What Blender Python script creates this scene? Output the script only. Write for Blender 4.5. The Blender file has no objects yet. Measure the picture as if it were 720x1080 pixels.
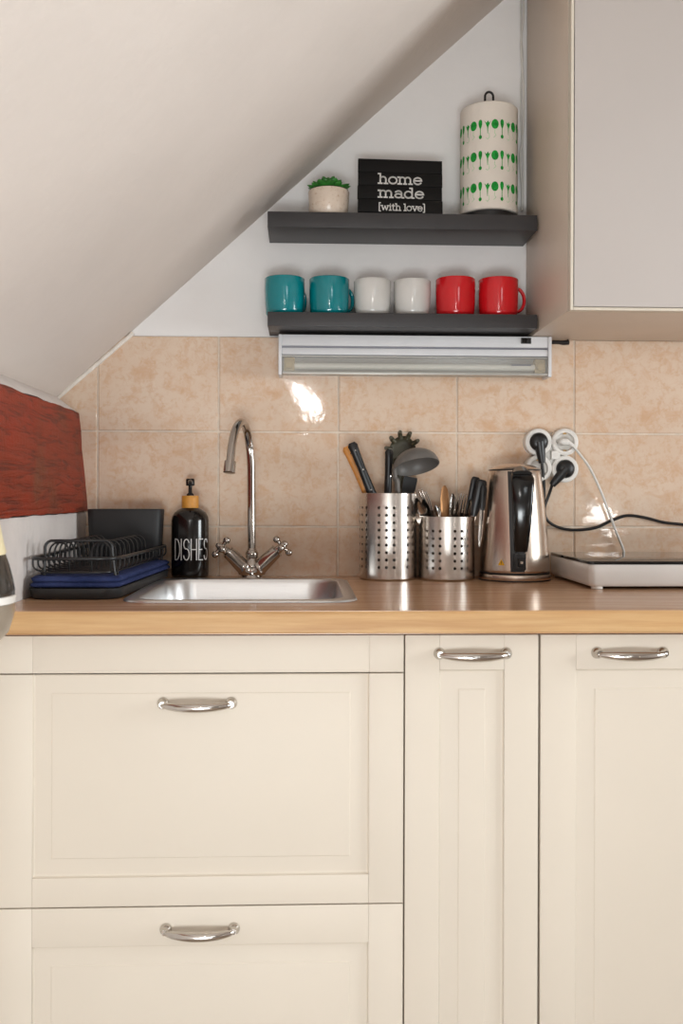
import bpy, bmesh, math, random
from mathutils import Vector, Matrix, noise as mnoise
random.seed(7)
PI = math.pi
scn = bpy.context.scene
COL = scn.collection

# ------------------------------------------------------------------ camera
FPX, CX, CY = 1015.0, 360.0, 522.0
CAM = Vector((0.0, -2.03, 1.07))
YAW, ROLL = math.atan(0.040), 0.003
_F = Vector((math.sin(YAW), math.cos(YAW), 0))
_R0 = Vector((math.cos(YAW), -math.sin(YAW), 0))
_U0 = Vector((0, 0, 1))
_R = _R0 * math.cos(ROLL) + _U0 * math.sin(ROLL)
_U = _U0 * math.cos(ROLL) - _R0 * math.sin(ROLL)

def ray(px, py):
    return _F + _R * ((px - CX) / FPX) - _U * ((py - CY) / FPX)
def at(px, py, Y=0.0):
    d = ray(px, py)
    return CAM + d * ((Y - CAM.y) / d.y)
def at_z(px, py, z):
    d = ray(px, py)
    return CAM + d * ((z - CAM.z) / d.z)

cd = bpy.data.cameras.new('camera')
cam = bpy.data.objects.new('camera', cd)
COL.objects.link(cam)
M3 = Matrix((_R, _U, -_F)).transposed()
cam.matrix_world = Matrix.Translation(CAM) @ M3.to_4x4()
cd.sensor_fit = 'AUTO'; cd.sensor_width = 36.0
cd.lens = FPX / 1080.0 * 36.0
cd.shift_y = (CY - 540.0) / 1080.0
cd.clip_start = 0.02; cd.clip_end = 50
cd.dof.use_dof = True; cd.dof.focus_distance = 1.95; cd.dof.aperture_fstop = 9.0
scn.camera = cam

# ------------------------------------------------------------------ materials
def lin(c):
    out = []
    for v in c:
        v = v / 255.0
        out.append(v / 12.92 if v <= 0.04045 else ((v + 0.055) / 1.055) ** 2.4)
    return (out[0], out[1], out[2], 1.0)

class NT:
    def __init__(s, name):
        s.m = bpy.data.materials.new(name); s.m.use_nodes = True
        s.t = s.m.node_tree; s.n = s.t.nodes; s.l = s.t.links
        s.b = s.n['Principled BSDF']
    def add(s, typ, **kw):
        n = s.n.new(typ)
        for k, v in kw.items():
            if k in n.inputs: n.inputs[k].default_value = v
            else: setattr(n, k, v)
        return n
    def link(s, a, b): s.l.new(a, b)
    def coords(s, scale=(1, 1, 1), rot=(0, 0, 0)):
        tc = s.n.new('ShaderNodeTexCoord'); mp = s.n.new('ShaderNodeMapping')
        mp.inputs['Scale'].default_value = scale; mp.inputs['Rotation'].default_value = rot
        s.link(tc.outputs['Object'], mp.inputs['Vector'])
        return mp.outputs['Vector']
    def noise(s, vec, scale=5, detail=3, rough=.5, dist=0.0):
        n = s.n.new('ShaderNodeTexNoise')
        n.inputs['Scale'].default_value = scale; n.inputs['Detail'].default_value = detail
        n.inputs['Roughness'].default_value = rough; n.inputs['Distortion'].default_value = dist
        s.link(vec, n.inputs['Vector'])
        return n.outputs['Fac']
    def ramp(s, fac, stops):
        r = s.n.new('ShaderNodeValToRGB')
        e = r.color_ramp.elements
        while len(e) < len(stops): e.new(0.5)
        for el, (p, c) in zip(e, stops):
            el.position = p; el.color = lin(c) if max(c) > 1.01 else (c[0], c[1], c[2], 1)
        s.link(fac, r.inputs['Fac'])
        return r.outputs['Color']
    def mix(s, fac, a, b, blend='MIX'):
        m = s.n.new('ShaderNodeMix'); m.data_type = 'RGBA'; m.blend_type = blend
        for sock, v in ((m.inputs['Factor'], fac), (m.inputs[6], a), (m.inputs[7], b)):
            if hasattr(v, 'is_output'): s.link(v, sock)
            else: sock.default_value = v
        return m.outputs[2]
    def bump(s, h, strength=.2, dist=.002, chain=None):
        b = s.n.new('ShaderNodeBump')
        b.inputs['Strength'].default_value = strength; b.inputs['Distance'].default_value = dist
        s.link(h, b.inputs['Height'])
        if chain is not None: s.link(chain, b.inputs['Normal'])
        s.link(b.outputs['Normal'], s.b.inputs['Normal'])
        return b.outputs['Normal']
    def col(s, c):
        if hasattr(c, 'is_output'): s.link(c, s.b.inputs['Base Color'])
        else: s.b.inputs['Base Color'].default_value = lin(c)
    def setp(s, rough=.5, metal=0, spec=.5, **kw):
        s.b.inputs['Roughness'].default_value = rough
        s.b.inputs['Metallic'].default_value = metal
        s.b.inputs['Specular IOR Level'].default_value = spec
        for k, v in kw.items(): s.b.inputs[k].default_value = v

def plain(name, c, rough=.5, metal=0, spec=.5, vary=.05, nscale=30, bump=0.0, bscale=300, bdist=.001, **kw):
    t = NT(name); v = t.coords()
    f = t.noise(v, nscale, 3)
    a = tuple(max(0, x * (1 - vary)) for x in c); b = tuple(min(255, x * (1 + vary)) for x in c)
    t.col(t.ramp(f, [(.3, a), (.7, b)])); t.setp(rough, metal, spec, **kw)
    if bump: t.bump(t.noise(v, bscale, 2), bump, bdist)
    return t.m

MAT = {}
MAT['plaster'] = plain('plaster', (240, 237, 235), .85, spec=.2, vary=.015, nscale=4, bump=.25, bscale=60, bdist=.003)
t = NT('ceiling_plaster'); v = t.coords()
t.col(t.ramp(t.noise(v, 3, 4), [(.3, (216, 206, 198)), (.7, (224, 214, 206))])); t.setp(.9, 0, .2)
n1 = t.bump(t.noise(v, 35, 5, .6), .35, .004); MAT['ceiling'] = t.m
t = NT('knee_wall_plaster'); v = t.coords()
t.col(t.ramp(t.noise(v, 9, 4), [(.3, (214, 206, 202)), (.7, (228, 221, 216))])); t.setp(.85, 0, .2)
t.bump(t.noise(v, 28, 4, .6), .5, .006); MAT['knee'] = t.m
MAT['caulk'] = plain('caulk', (232, 224, 214), .6, vary=.03, nscale=60, bump=.3, bscale=120, bdist=.002)
MAT['grout'] = plain('grout', (222, 208, 192), .8, vary=.05, nscale=50)
# wall tile: mottled salmon beige glaze
t = NT('beige_tile'); v = t.coords()
big = t.noise(v, 9, 4, .6); fine = t.noise(v, 70, 5, .72, .4); mid = t.noise(v, 26, 4, .65, .6)
base = t.ramp(big, [(.3, (222, 201, 181)), (.7, (218, 192, 169))])
fl = t.ramp(fine, [(.48, (0, 0, 0)), (.68, (1, 1, 1))])
fm = t.ramp(mid, [(.50, (0, 0, 0)), (.74, (1, 1, 1))])
c1 = t.mix(fl, base, lin((212, 178, 149)))
c2 = t.mix(fm, c1, lin((210, 171, 138)))
t.col(c2); t.setp(.06, 0, .5)
nb = t.bump(t.noise(v, 14, 2, .5, .3), .10, .006)
t.bump(t.noise(v, 120, 2), .03, .0015, nb)
MAT['tile'] = t.m
# red beam
t = NT('red_painted_wood'); v = t.coords()
vs = t.coords(scale=(6, 1.6, 22))
grain = t.noise(t.coords(scale=(1, 3.2, 34)), 2.6, 5, .62, 1.1)
patch = t.noise(v, 7, 4, .6)
base = t.ramp(patch, [(.3, (152, 42, 12)), (.55, (138, 46, 18)), (.72, (118, 66, 42))])
dk = t.ramp(grain, [(.36, (1, 1, 1)), (.52, (0, 0, 0))])
cc = t.mix(t.mix(.7, (0, 0, 0, 1), dk), base, lin((76, 20, 8)))
vor = t.n.new('ShaderNodeTexVoronoi'); vor.inputs['Scale'].default_value = 5.5
t.link(t.coords(scale=(.5, .8, 1.2)), vor.inputs['Vector'])
knot = t.ramp(vor.outputs['Distance'], [(.03, (1, 1, 1)), (.12, (0, 0, 0))])
cc = t.mix(knot, cc, lin((70, 24, 16)))
t.col(cc); t.setp(.5, 0, .4)
b1 = t.bump(grain, .7, .006)
t.bump(t.noise(t.coords(scale=(20, 20, 3)), 8, 4, .7), .5, .003, b1)
MAT['red_wood'] = t.m
# worktop
def oak(name, a, b, c, rough, sc=(1.4, 30, 30)):
    t = NT(name); v = t.coords(scale=sc)
    g = t.noise(v, 3.5, 6, .62, .35); g2 = t.noise(t.coords(scale=(.5, 9, 9)), 3, 3)
    k = t.ramp(g, [(.28, a), (.52, b), (.74, c)])
    k2 = t.ramp(g2, [(.35, (.86, .84, .82)), (.65, (1, 1, 1))])
    t.col(t.mix(1.0, k, k2, 'MULTIPLY')); t.setp(rough, 0, .5)
    t.bump(g, .06, .001)
    return t.m
MAT['worktop'] = oak('worktop_laminate', (180, 137, 104), (201, 159, 124), (216, 177, 142), .22)
MAT['edge'] = oak('oak_edge', (192, 146, 94), (206, 164, 112), (217, 179, 130), .5)
MAT['ledge'] = oak('ledge_oak', (190, 140, 90), (205, 158, 104), (218, 174, 122), .4)
MAT['floor'] = oak('floor_planks', (150, 132, 116), (166, 148, 132), (178, 162, 146), .4, (1.2, 10, 10))
MAT['cream'] = plain('cream_lacquer', (219, 208, 193), .5, spec=.3, vary=.008, nscale=3, bump=.03, bscale=40, bdist=.002)
MAT['carcass'] = plain('carcass_board', (226, 212, 190), .5, vary=.01)
MAT['upper_body'] = plain('upper_cabinet_board', (214, 198, 182), .38, vary=.015, nscale=5)
MAT['upper_door'] = plain('upper_cabinet_door', (193, 185, 180), .35, spec=.4, vary=.006, nscale=3)
MAT['upper_edge'] = plain('upper_door_edge', (216, 206, 190), .4, vary=.01)
MAT['shelf'] = plain('black_brown_foil', (56, 54, 55), .42, spec=.4, vary=.06, nscale=12, bump=.05, bscale=200)
def metal(name, c, rough, aniso=0.0, brushed=None):
    t = NT(name); v = t.coords()
    if brushed:
        g = t.noise(t.coords(scale=brushed), 10, 3)
        a = tuple(x * .975 for x in c)
        t.col(t.ramp(g, [(.3, a), (.7, c)])); t.setp(rough, 1.0)
        rr = t.ramp(g, [(.3, (rough * .95,) * 3), (.7, (rough * 1.05,) * 3)])
        t.link(rr, t.b.inputs['Roughness'])
        pass
    else:
        t.col(t.ramp(t.noise(v, 8, 2), [(.3, tuple(x * .97 for x in c)), (.7, c)])); t.setp(rough, 1.0)
    return t.m
MAT['chrome'] = metal('chrome', (182, 175, 168), .08)
MAT['nickel'] = metal('polished_nickel', (205, 200, 194), .12)
MAT['steel'] = metal('brushed_steel', (206, 198, 190), .24, brushed=(2, 2, 90))
MAT['sink_steel'] = metal('sink_steel', (216, 216, 216), .30, brushed=(3, 60, 60))
MAT['kettle_steel'] = metal('kettle_steel', (206, 190, 176), .25, brushed=(3, 3, 80))
MAT['cutlery'] = metal('cutlery_steel', (200, 194, 188), .16)
MAT['bronze'] = metal('warm_blade', (160, 118, 82), .3)  # brown reflection put into the blade colour
MAT['alu'] = plain('lamp_housing', (214, 214, 216), .38, spec=.5, vary=.01)
MAT['alu_dark'] = plain('lamp_groove', (128, 128, 136), .4, metal=.5, vary=.02)
MAT['lamp_frame'] = plain('lamp_frame_grey', (176, 174, 168), .35, metal=.4, vary=.02)
MAT['tube'] = plain('fluorescent_tube', (226, 224, 214), .3, vary=.01)
MAT['reflector'] = plain('lamp_reflector', (200, 197, 190), .35, metal=.3, vary=.02)
MAT['holder'] = plain('tube_holder', (170, 150, 104), .45, vary=.12, nscale=80)
def glassy(name, c, alpha, rough=.08):
    t = NT(name); t.col(c); t.setp(rough, 0, .5); t.b.inputs['Alpha'].default_value = alpha
    return t.m
MAT['cover'] = glassy('lamp_cover', (206, 203, 196), .22)
MAT['black'] = plain('black_plastic', (22, 21, 22), .38, vary=.08)
MAT['black_gloss'] = plain('black_gloss', (14, 13, 13), .16, vary=.05)
MAT['bottle'] = plain('black_bottle', (16, 12, 11), .14, vary=.05)
MAT['black_matt'] = plain('black_matt', (34, 34, 35), .55, vary=.06)
MAT['wire'] = plain('black_wire', (26, 26, 27), .35, vary=.05)
MAT['sign'] = plain('sign_black', (13, 12, 12), .6, spec=.25, vary=.18, nscale=25, bump=.15, bscale=80)
MAT['sign_white'] = plain('sign_white', (226, 224, 220), .6, vary=.02)
MAT['letter'] = plain('white_letter', (228, 226, 224), .5, vary=.02)
MAT['bamboo'] = plain('bamboo', (206, 142, 56), .5, vary=.08, nscale=60)
MAT['teal'] = plain('teal_glaze', (0, 128, 136), .13, spec=.6, vary=.02)
MAT['white_glaze'] = plain('white_glaze', (214, 212, 208), .13, spec=.6, vary=.01)
MAT['red'] = plain('red_glaze', (206, 26, 34), .13, spec=.6, vary=.02)
MAT['teal'].node_tree.nodes['Principled BSDF'].inputs['Coat Weight'].default_value = .2
t = NT('speckled_pot'); v = t.coords()
t.col(t.ramp(t.noise(v, 160, 3, .7), [(.33, (196, 168, 144)), (.42, (218, 200, 182)), (.8, (224, 208, 192))])); t.setp(.25)
MAT['pot'] = t.m
MAT['leaf'] = plain('succulent_leaf', (52, 122, 48), .4, vary=.3, nscale=40)
MAT['soil'] = plain('soil', (60, 44, 34), .9, vary=.3)
MAT['paper'] = plain('kitchen_paper', (226, 217, 206), .85, spec=.2, vary=.015, bump=.25, bscale=260, bdist=.001)
MAT['green'] = plain('green_print', (36, 146, 58), .85, spec=.2, vary=.2, nscale=120)
MAT['green_light'] = plain('pale_green_print', (176, 206, 166), .85, spec=.2, vary=.1, nscale=120)
t = NT('blue_cloth'); v = t.coords()
t.col(t.ramp(t.noise(v, 40, 4, .6), [(.3, (38, 48, 86)), (.7, (58, 68, 110))])); t.setp(.9, 0, .15)
t.bump(t.noise(v, 420, 2), .6, .002); MAT['cloth'] = t.m
MAT['grey_nylon'] = plain('grey_nylon', (104, 100, 96), .4, spec=.4, vary=.04)
MAT['olive_nylon'] = plain('olive_nylon', (70, 65, 48), .45, vary=.08)
MAT['knife_wood'] = plain('knife_wood', (200, 134, 66), .5, vary=.12, nscale=30)
MAT['white_plastic'] = plain('white_plastic', (226, 222, 216), .35, vary=.01)
MAT['white_cable'] = plain('white_cable', (216, 212, 206), .5, vary=.02)
MAT['hob_glass'] = plain('black_glass', (12, 11, 12), .05, spec=.6, vary=.02)
MAT['hob_white'] = plain('hob_white', (222, 218, 214), .35, vary=.012, nscale=12)
MAT['brass'] = metal('brass_contact', (206, 160, 84), .3)
MAT['yellow'] = plain('yellow_sticker', (236, 178, 16), .5, vary=.03)
MAT['smoke'] = glassy('smoked_glass', (62, 58, 54), .82, .1)
MAT['jug_low'] = plain('jug_lower_steel', (158, 148, 136), .3, metal=.7, vary=.05)
MAT['cream_lid'] = plain('cream_lid', (238, 224, 184), .4, vary=.01)
MAT['dark_liquid'] = plain('dark_coffee', (40, 32, 28), .2, vary=.1)
MAT['window_white'] = plain('window_paint', (230, 228, 222), .4, vary=.01)

# ------------------------------------------------------------------ mesh builder
class MB:
    def __init__(s): s.bm = bmesh.new(); s.mi = 0
    def _add(s, other):
        me = bpy.data.meshes.new('tmp'); other.to_mesh(me); other.free()
        for p in me.polygons: p.material_index = s.mi
        s.bm.from_mesh(me); bpy.data.meshes.remove(me)
    def box(s, x0, x1, y0, y1, z0, z1, bev=0.0, seg=2):
        b = bmesh.new(); bmesh.ops.create_cube(b, size=1.0)
        for v in b.verts:
            v.co = Vector(((x0 + x1) / 2 + v.co.x * (x1 - x0), (y0 + y1) / 2 + v.co.y * (y1 - y0), (z0 + z1) / 2 + v.co.z * (z1 - z0)))
        if bev > 0:
            bmesh.ops.bevel(b, geom=b.edges[:], offset=bev, segments=seg, profile=.6, affect='EDGES')
        s._add(b); return s
    def lathe(s, prof, seg=48, c=(0, 0, 0), axis='Z', a0=0.0):
        """prof: (radius, height) pairs"""
        b = bmesh.new(); rings = []
        for r, h in prof:
            if r < 1e-6: rings.append([b.verts.new(s._ax(0, 0, h, c, axis))])
            else: rings.append([b.verts.new(s._ax(r * math.cos(a0 + 2 * PI * i / seg), r * math.sin(a0 + 2 * PI * i / seg), h, c, axis)) for i in range(seg)])
        for A, B in zip(rings, rings[1:]):
            for i in range(seg):
                j = (i + 1) % seg
                if len(A) == 1 and len(B) == 1: continue
                if len(A) == 1: b.faces.new((A[0], B[j], B[i])) if False else b.faces.new((A[0], B[i], B[j]))
                elif len(B) == 1: b.faces.new((A[i], A[j], B[0]))
                else: b.faces.new((A[i], A[j], B[j], B[i]))
        bmesh.ops.recalc_face_normals(b, faces=b.faces[:])
        s._add(b); return s
    @staticmethod
    def _ax(x, y, h, c, axis):
        if axis == 'Z': p = (x, y, h)
        elif axis == 'Y': p = (x, -h, y)      # height runs towards -Y
        else: p = (h, x, y)
        return (p[0] + c[0], p[1] + c[1], p[2] + c[2])
    def tube(s, pts, r, seg=10, cap=True, closed=False, flat=None):
        """r: number or list; flat=(sx,sy) squashes section in frame"""
        pts = [Vector(p) for p in pts]; n = len(pts)
        rs = r if isinstance(r, (list, tuple)) else [r] * n
        b = bmesh.new(); rings = []
        up = None
        for i, p in enumerate(pts):
            if closed: tg = (pts[(i + 1) % n] - pts[i - 1])
            else: tg = pts[min(i + 1, n - 1)] - pts[max(i - 1, 0)]
            tg = tg.normalized()
            if up is None:
                up = Vector((0, 0, 1)) if abs(tg.z) < .9 else Vector((1, 0, 0))
            a = tg.cross(up)
            if a.length < 1e-6: a = tg.orthogonal()
            a.normalize(); up2 = a.cross(tg).normalized(); up = up2
            sx, sy = flat if flat else (1, 1)
            rings.append([b.verts.new(p + a * (rs[i] * sx * math.cos(2 * PI * k / seg)) + up2 * (rs[i] * sy * math.sin(2 * PI * k / seg))) for k in range(seg)])
        m = n if closed else n - 1
        for i in range(m):
            A, B = rings[i], rings[(i + 1) % n]
            for k in range(seg):
                j = (k + 1) % seg
                b.faces.new((A[k], A[j], B[j], B[k]))
        if cap and not closed:
            b.faces.new(rings[0][::-1]); b.faces.new(rings[-1])
        bmesh.ops.recalc_face_normals(b, faces=b.faces[:])
        s._add(b); return s
    def sphere(s, c, r, seg=16, sc=(1, 1, 1)):
        b = bmesh.new(); bmesh.ops.create_uvsphere(b, u_segments=seg, v_segments=max(6, seg * 2 // 3), radius=r)
        for v in b.verts: v.co = Vector((v.co.x * sc[0] + c[0], v.co.y * sc[1] + c[1], v.co.z * sc[2] + c[2]))
        s._add(b); return s
    def loft(s, rings, cap0=True, cap1=True):
        b = bmesh.new(); R = [[b.verts.new(p) for p in ring] for ring in rings]
        for A, B in zip(R, R[1:]):
            n = len(A)
            for i in range(n):
                j = (i + 1) % n
                b.faces.new((A[i], A[j], B[j], B[i]))
        if cap0: b.faces.new(R[0][::-1])
        if cap1: b.faces.new(R[-1])
        bmesh.ops.recalc_face_normals(b, faces=b.faces[:])
        s._add(b); return s
    def prism_y(s, poly, y0, y1):
        """poly in (x,z) extruded along y"""
        return s.loft([[(x, y0, z) for x, z in poly], [(x, y1, z) for x, z in poly]])
    def prism_x(s, poly, x0, x1):
        return s.loft([[(x0, y, z) for y, z in poly], [(x1, y, z) for y, z in poly]])
    def faces(s, verts, faces):
        b = bmesh.new(); V = [b.verts.new(v) for v in verts]
        for f in faces: b.faces.new([V[i] for i in f])
        s._add(b); return s
    def map(s, fn):
        for v in s.bm.verts: v.co = Vector(fn(v.co))
        return s
    def build(s, name, mats, parent=None, smooth=True, angle=40, loc=None):
        me = bpy.data.meshes.new(name)
        bmesh.ops.remove_doubles(s.bm, verts=s.bm.verts[:], dist=1e-6)
        s.bm.to_mesh(me); s.bm.free()
        for m in (mats if isinstance(mats, (list, tuple)) else [mats]): me.materials.append(MAT[m])
        if smooth:
            for p in me.polygons: p.use_smooth = True
            try: me.set_sharp_from_angle(angle=math.radians(angle))
            except Exception: pass
        o = bpy.data.objects.new(name, me); COL.objects.link(o)
        if parent: o.parent = parent
        if loc is not None: o.location = loc
        return o

def tag(o, label=None, cat=None, group=None, kind=None):
    if label: o['label'] = label
    if cat: o['category'] = cat
    if group: o['group'] = group
    if kind: o['kind'] = kind
    return o
def thing(name, label, cat, loc=(0, 0, 0), group=None, rot=None):
    o = bpy.data.objects.new(name, None); COL.objects.link(o); o.empty_display_size = .02
    o.location = loc
    if rot is not None: o.rotation_euler = rot
    return tag(o, label, cat, group)
def struct(name, mb, mat, smooth=True):
    return tag(mb.build(name, mat, smooth=smooth), kind='structure')
def dup(root, loc, label, rz=None):
    r = root.copy(); COL.objects.link(r); r.location = loc; r['label'] = label
    if rz is not None: r.rotation_euler.z = rz
    for ch in list(root.children):
        c = ch.copy(); COL.objects.link(c); c.parent = r
        for g in list(ch.children):
            d = g.copy(); COL.objects.link(d); d.parent = c
    return r

def rrect(x0, x1, y0, y1, r, z, n=6):
    pts = []
    for cx, cy, a in ((x1 - r, y1 - r, 0), (x0 + r, y1 - r, PI / 2), (x0 + r, y0 + r, PI), (x1 - r, y0 + r, 1.5 * PI)):
        for i in range(n + 1):
            t = a + PI / 2 * i / n
            pts.append((cx + r * math.cos(t), cy + r * math.sin(t), z))
    return pts
def rpoly(P, r, z, n=6, inset=0.0):
    """rounded convex quad, P counter-clockwise (x,y)"""
    P = [Vector((p[0], p[1])) for p in P]; m = len(P)
    if inset:
        c = sum(P, Vector((0, 0))) / m; Q = []
        for i in range(m):
            e0 = (P[i] - P[i - 1]).normalized(); e1 = (P[(i + 1) % m] - P[i]).normalized()
            n0 = Vector((-e0.y, e0.x)); n1 = Vector((-e1.y, e1.x))
            k = (n0 + n1); k = k / max(k.dot(n0), .2)
            Q.append(P[i] + k * inset)
        P = Q
    out = []
    for i in range(m):
        p = P[i]; a = (P[i - 1] - p).normalized(); b = (P[(i + 1) % m] - p).normalized()
        A = p + a * r; B = p + b * r
        for k in range(n + 1):
            t = k / n
            q = A * (1 - t) ** 2 + p * 2 * t * (1 - t) + B * t ** 2
            out.append((q.x, q.y, z))
    return out
def bez(pts, n=12):
    """Catmull-Rom through points"""
    pts = [Vector(p) for p in pts]; out = []
    for i in range(len(pts) - 1):
        p0 = pts[max(i - 1, 0)]; p1 = pts[i]; p2 = pts[i + 1]; p3 = pts[min(i + 2, len(pts) - 1)]
        for k in range(n):
            t = k / n
            out.append(.5 * ((2 * p1) + (p2 - p0) * t + (2 * p0 - 5 * p1 + 4 * p2 - p3) * t * t + (3 * p1 - p0 - 3 * p2 + p3) * t ** 3))
    out.append(pts[-1]); return out

# ------------------------------------------------------------------ stroke lettering
def arc(cx, cy, rx, ry, a0, a1, n=10):
    return [(cx + rx * math.cos(math.radians(a0 + (a1 - a0) * i / n)), cy + ry * math.sin(math.radians(a0 + (a1 - a0) * i / n))) for i in range(n + 1)]
_arch = lambda x0, x1: [(x0, .68)] + arc((x0 + x1) / 2, .62, (x1 - x0) / 2, .38, 160, 0, 8) + [(x1, 0)]
SLAB = {
 'h': (1.12, [[(0, 1.45), (.22, 1.45), (.22, 0)], [(0, 0), (.42, 0)], _arch(.22, .84), [(.66, 0), (1.04, 0)]]),
 'o': (1.06, [arc(.5, .5, .44, .5, 0, 360, 16)]),
 'm': (1.72, [[(0, 1), (.22, 1), (.22, 0)], [(0, 0), (.42, 0)], _arch(.22, .8), [(.64, 0), (.96, 0)], _arch(.8, 1.4), [(1.22, 0), (1.6, 0)]]),
 'e': (1.04, [[(.06, .54), (.92, .54)], arc(.49, .5, .43, .5, 5, 325, 16)]),
 'a': (1.08, [[(.14, .84)] + arc(.46, .66, .32, .34, 130, 0, 8) + [(.78, .12), (.86, 0), (1.02, 0)], arc(.44, .29, .34, .29, 0, 360, 14)]),
 'd': (1.14, [arc(.44, .49, .4, .49, 0, 360, 16), [(.6, 1.45), (.84, 1.45), (.84, 0), (1.04, 0)]]),
 'w': (1.5, [[(.1, 1), (.4, 0), (.7, .95), (1.0, 0), (1.3, 1)], [(-.06, 1), (.28, 1)], [(1.12, 1), (1.46, 1)]]),
 'i': (.5, [[(0, 1), (.22, 1), (.22, 0)], [(0, 0), (.44, 0)], [(.2, 1.36), (.24, 1.36)]]),
 't': (.68, [[(.26, 1.36), (.26, .2)] + arc(.44, .18, .18, .18, 180, 300, 5), [(0, 1), (.56, 1)]]),
 'l': (.5, [[(0, 1.45), (.22, 1.45), (.22, 0)], [(0, 0), (.44, 0)]]),
 'v': (1.02, [[(.12, 1), (.5, 0), (.88, 1)], [(-.04, 1), (.3, 1)], [(.72, 1), (1.04, 1)]]),
 '[': (.5, [[(.36, 1.6), (.12, 1.6), (.12, -.25), (.36, -.25)]]),
 ']': (.5, [[(.06, 1.6), (.3, 1.6), (.3, -.25), (.06, -.25)]]),
 ' ': (.5, []),
}
CAPS = {
 'D': (.46, [[(0, 0), (0, 1)], [(0, 1), (.1, 1)] + arc(.1, .5, .26, .5, 90, -90, 10) + [(0, 0)]]),
 'I': (.16, [[(0, 0), (0, 1)]]),
 'S': (.44, [arc(.16, .76, .16, .24, 20, 250, 9) + arc(.16, .27, .17, .27, 75, -165, 10)]),
 'H': (.46, [[(0, 0), (0, 1)], [(.32, 0), (.32, 1)], [(0, .5), (.32, .5)]]),
 'E': (.4, [[(.28, 1), (0, 1), (0, 0), (.28, 0)], [(0, .5), (.24, .5)]]),
}
def lettering(mb, text, font, x0, x1, zb, h, wd, mapfn, th=.0006):
    """text fitted between x0 and x1; unit height h; stroke width wd; mapfn(u, v, w)"""
    adv = sum(font[c][0] for c in text); k = (x1 - x0) / adv
    pen = 0
    for ch in text:
        a, strokes = font[ch]
        for st in strokes:
            P = [Vector((x0 + (pen + p[0]) * k, zb + p[1] * h)) for p in st]
            for A, B in zip(P, P[1:]):
                d = (B - A)
                if d.length < 1e-7: continue
                d.normalize(); nrm = Vector((-d.y, d.x)) * wd / 2; e = d * wd * .38
                q = [A - e + nrm, A - e - nrm, B + e - nrm, B + e + nrm]
                lo = [mapfn(p.x, p.y, 0.0) for p in q]; hi = [mapfn(p.x, p.y, th) for p in q]
                mb.loft([lo, hi])
        pen += a

# ================================================================== ROOM
ZC = 0.90                                   # worktop height
XL = at(91.5, 580, 0).x                     # knee wall plane
zbb = at(90, 540, 0).z                      # beam bottom
ztb = at(82, 435, 0).z                      # beam top
xtb = at(82.5, 435, 0).x
cL = at(61, 419, 0); cT = at(531, 0, 0)     # sloping ceiling against back wall
slope = (cT.z - cL.z) / (cT.x - cL.x)
ZF = 2.45                                   # flat ceiling
XR, YB = 2.2, -4.6
xflat = cL.x + (ZF - cL.z) / slope

struct('floor', MB().box(-.9, XR + .1, YB - .1, .1, -.06, 0), 'floor')
struct('wall_back', MB().box(-.75, XR + .1, 0, .12, 0, 2.6), 'plaster')
# left knee wall with a notch for the beam and a plaster lip above it
poly = [(XL, 0), (XL, zbb), (XL - .06, zbb), (XL - .06, ztb), (xtb - .001, ztb), (cL.x, cL.z), (cL.x - .2, cL.z), (cL.x - .2, 0)]
mb = MB(); NY = 60; rings = []
for i in range(NY + 1):
    y = -4.6 * (i / NY) ** 1.6
    j = .0035 * (mnoise.noise(Vector((y * 14, 0, 3))) + .6 * mnoise.noise(Vector((y * 45, 2, 3))))
    j2 = .004 * mnoise.noise(Vector((y * 11, 5, 1)))
    rings.append([(x, y, z + (j if k in (1, 2) else j2 if k in (3, 4) else 0)) for k, (x, z) in enumerate(poly)])
mb.loft(rings); struct('wall_left', mb, 'knee')
# sloped ceiling slab
nx, nz = -slope / math.hypot(1, slope), 1 / math.hypot(1, slope)
TH = .12
a = (cL.x - .3, cL.z - .3 * slope); b = (xflat, ZF)
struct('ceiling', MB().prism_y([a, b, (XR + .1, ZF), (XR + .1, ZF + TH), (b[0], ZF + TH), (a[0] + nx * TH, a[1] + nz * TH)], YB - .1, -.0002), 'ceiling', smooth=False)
RW = (-1.55, -.65, .90, 1.60)
mb = MB()
mb.box(XR, XR + .1, YB - .1, RW[0], 0, ZF); mb.box(XR, XR + .1, RW[1], 0, 0, ZF); mb.box(XR, XR + .1, RW[0], RW[1], 0, RW[2]); mb.box(XR, XR + .1, RW[0], RW[1], RW[3], ZF)
struct('wall_right', mb, 'plaster')
mb = MB(); f = .04
mb.box(XR - .01, XR + .07, RW[0], RW[0] + f, RW[2], RW[3], .004); mb.box(XR - .01, XR + .07, RW[1] - f, RW[1], RW[2], RW[3], .004)
mb.box(XR - .01, XR + .07, RW[0] + f, RW[1] - f, RW[2], RW[2] + f, .004); mb.box(XR - .01, XR + .07, RW[0] + f, RW[1] - f, RW[3] - f, RW[3], .004)
struct('window_3', mb, 'window_white')
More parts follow.
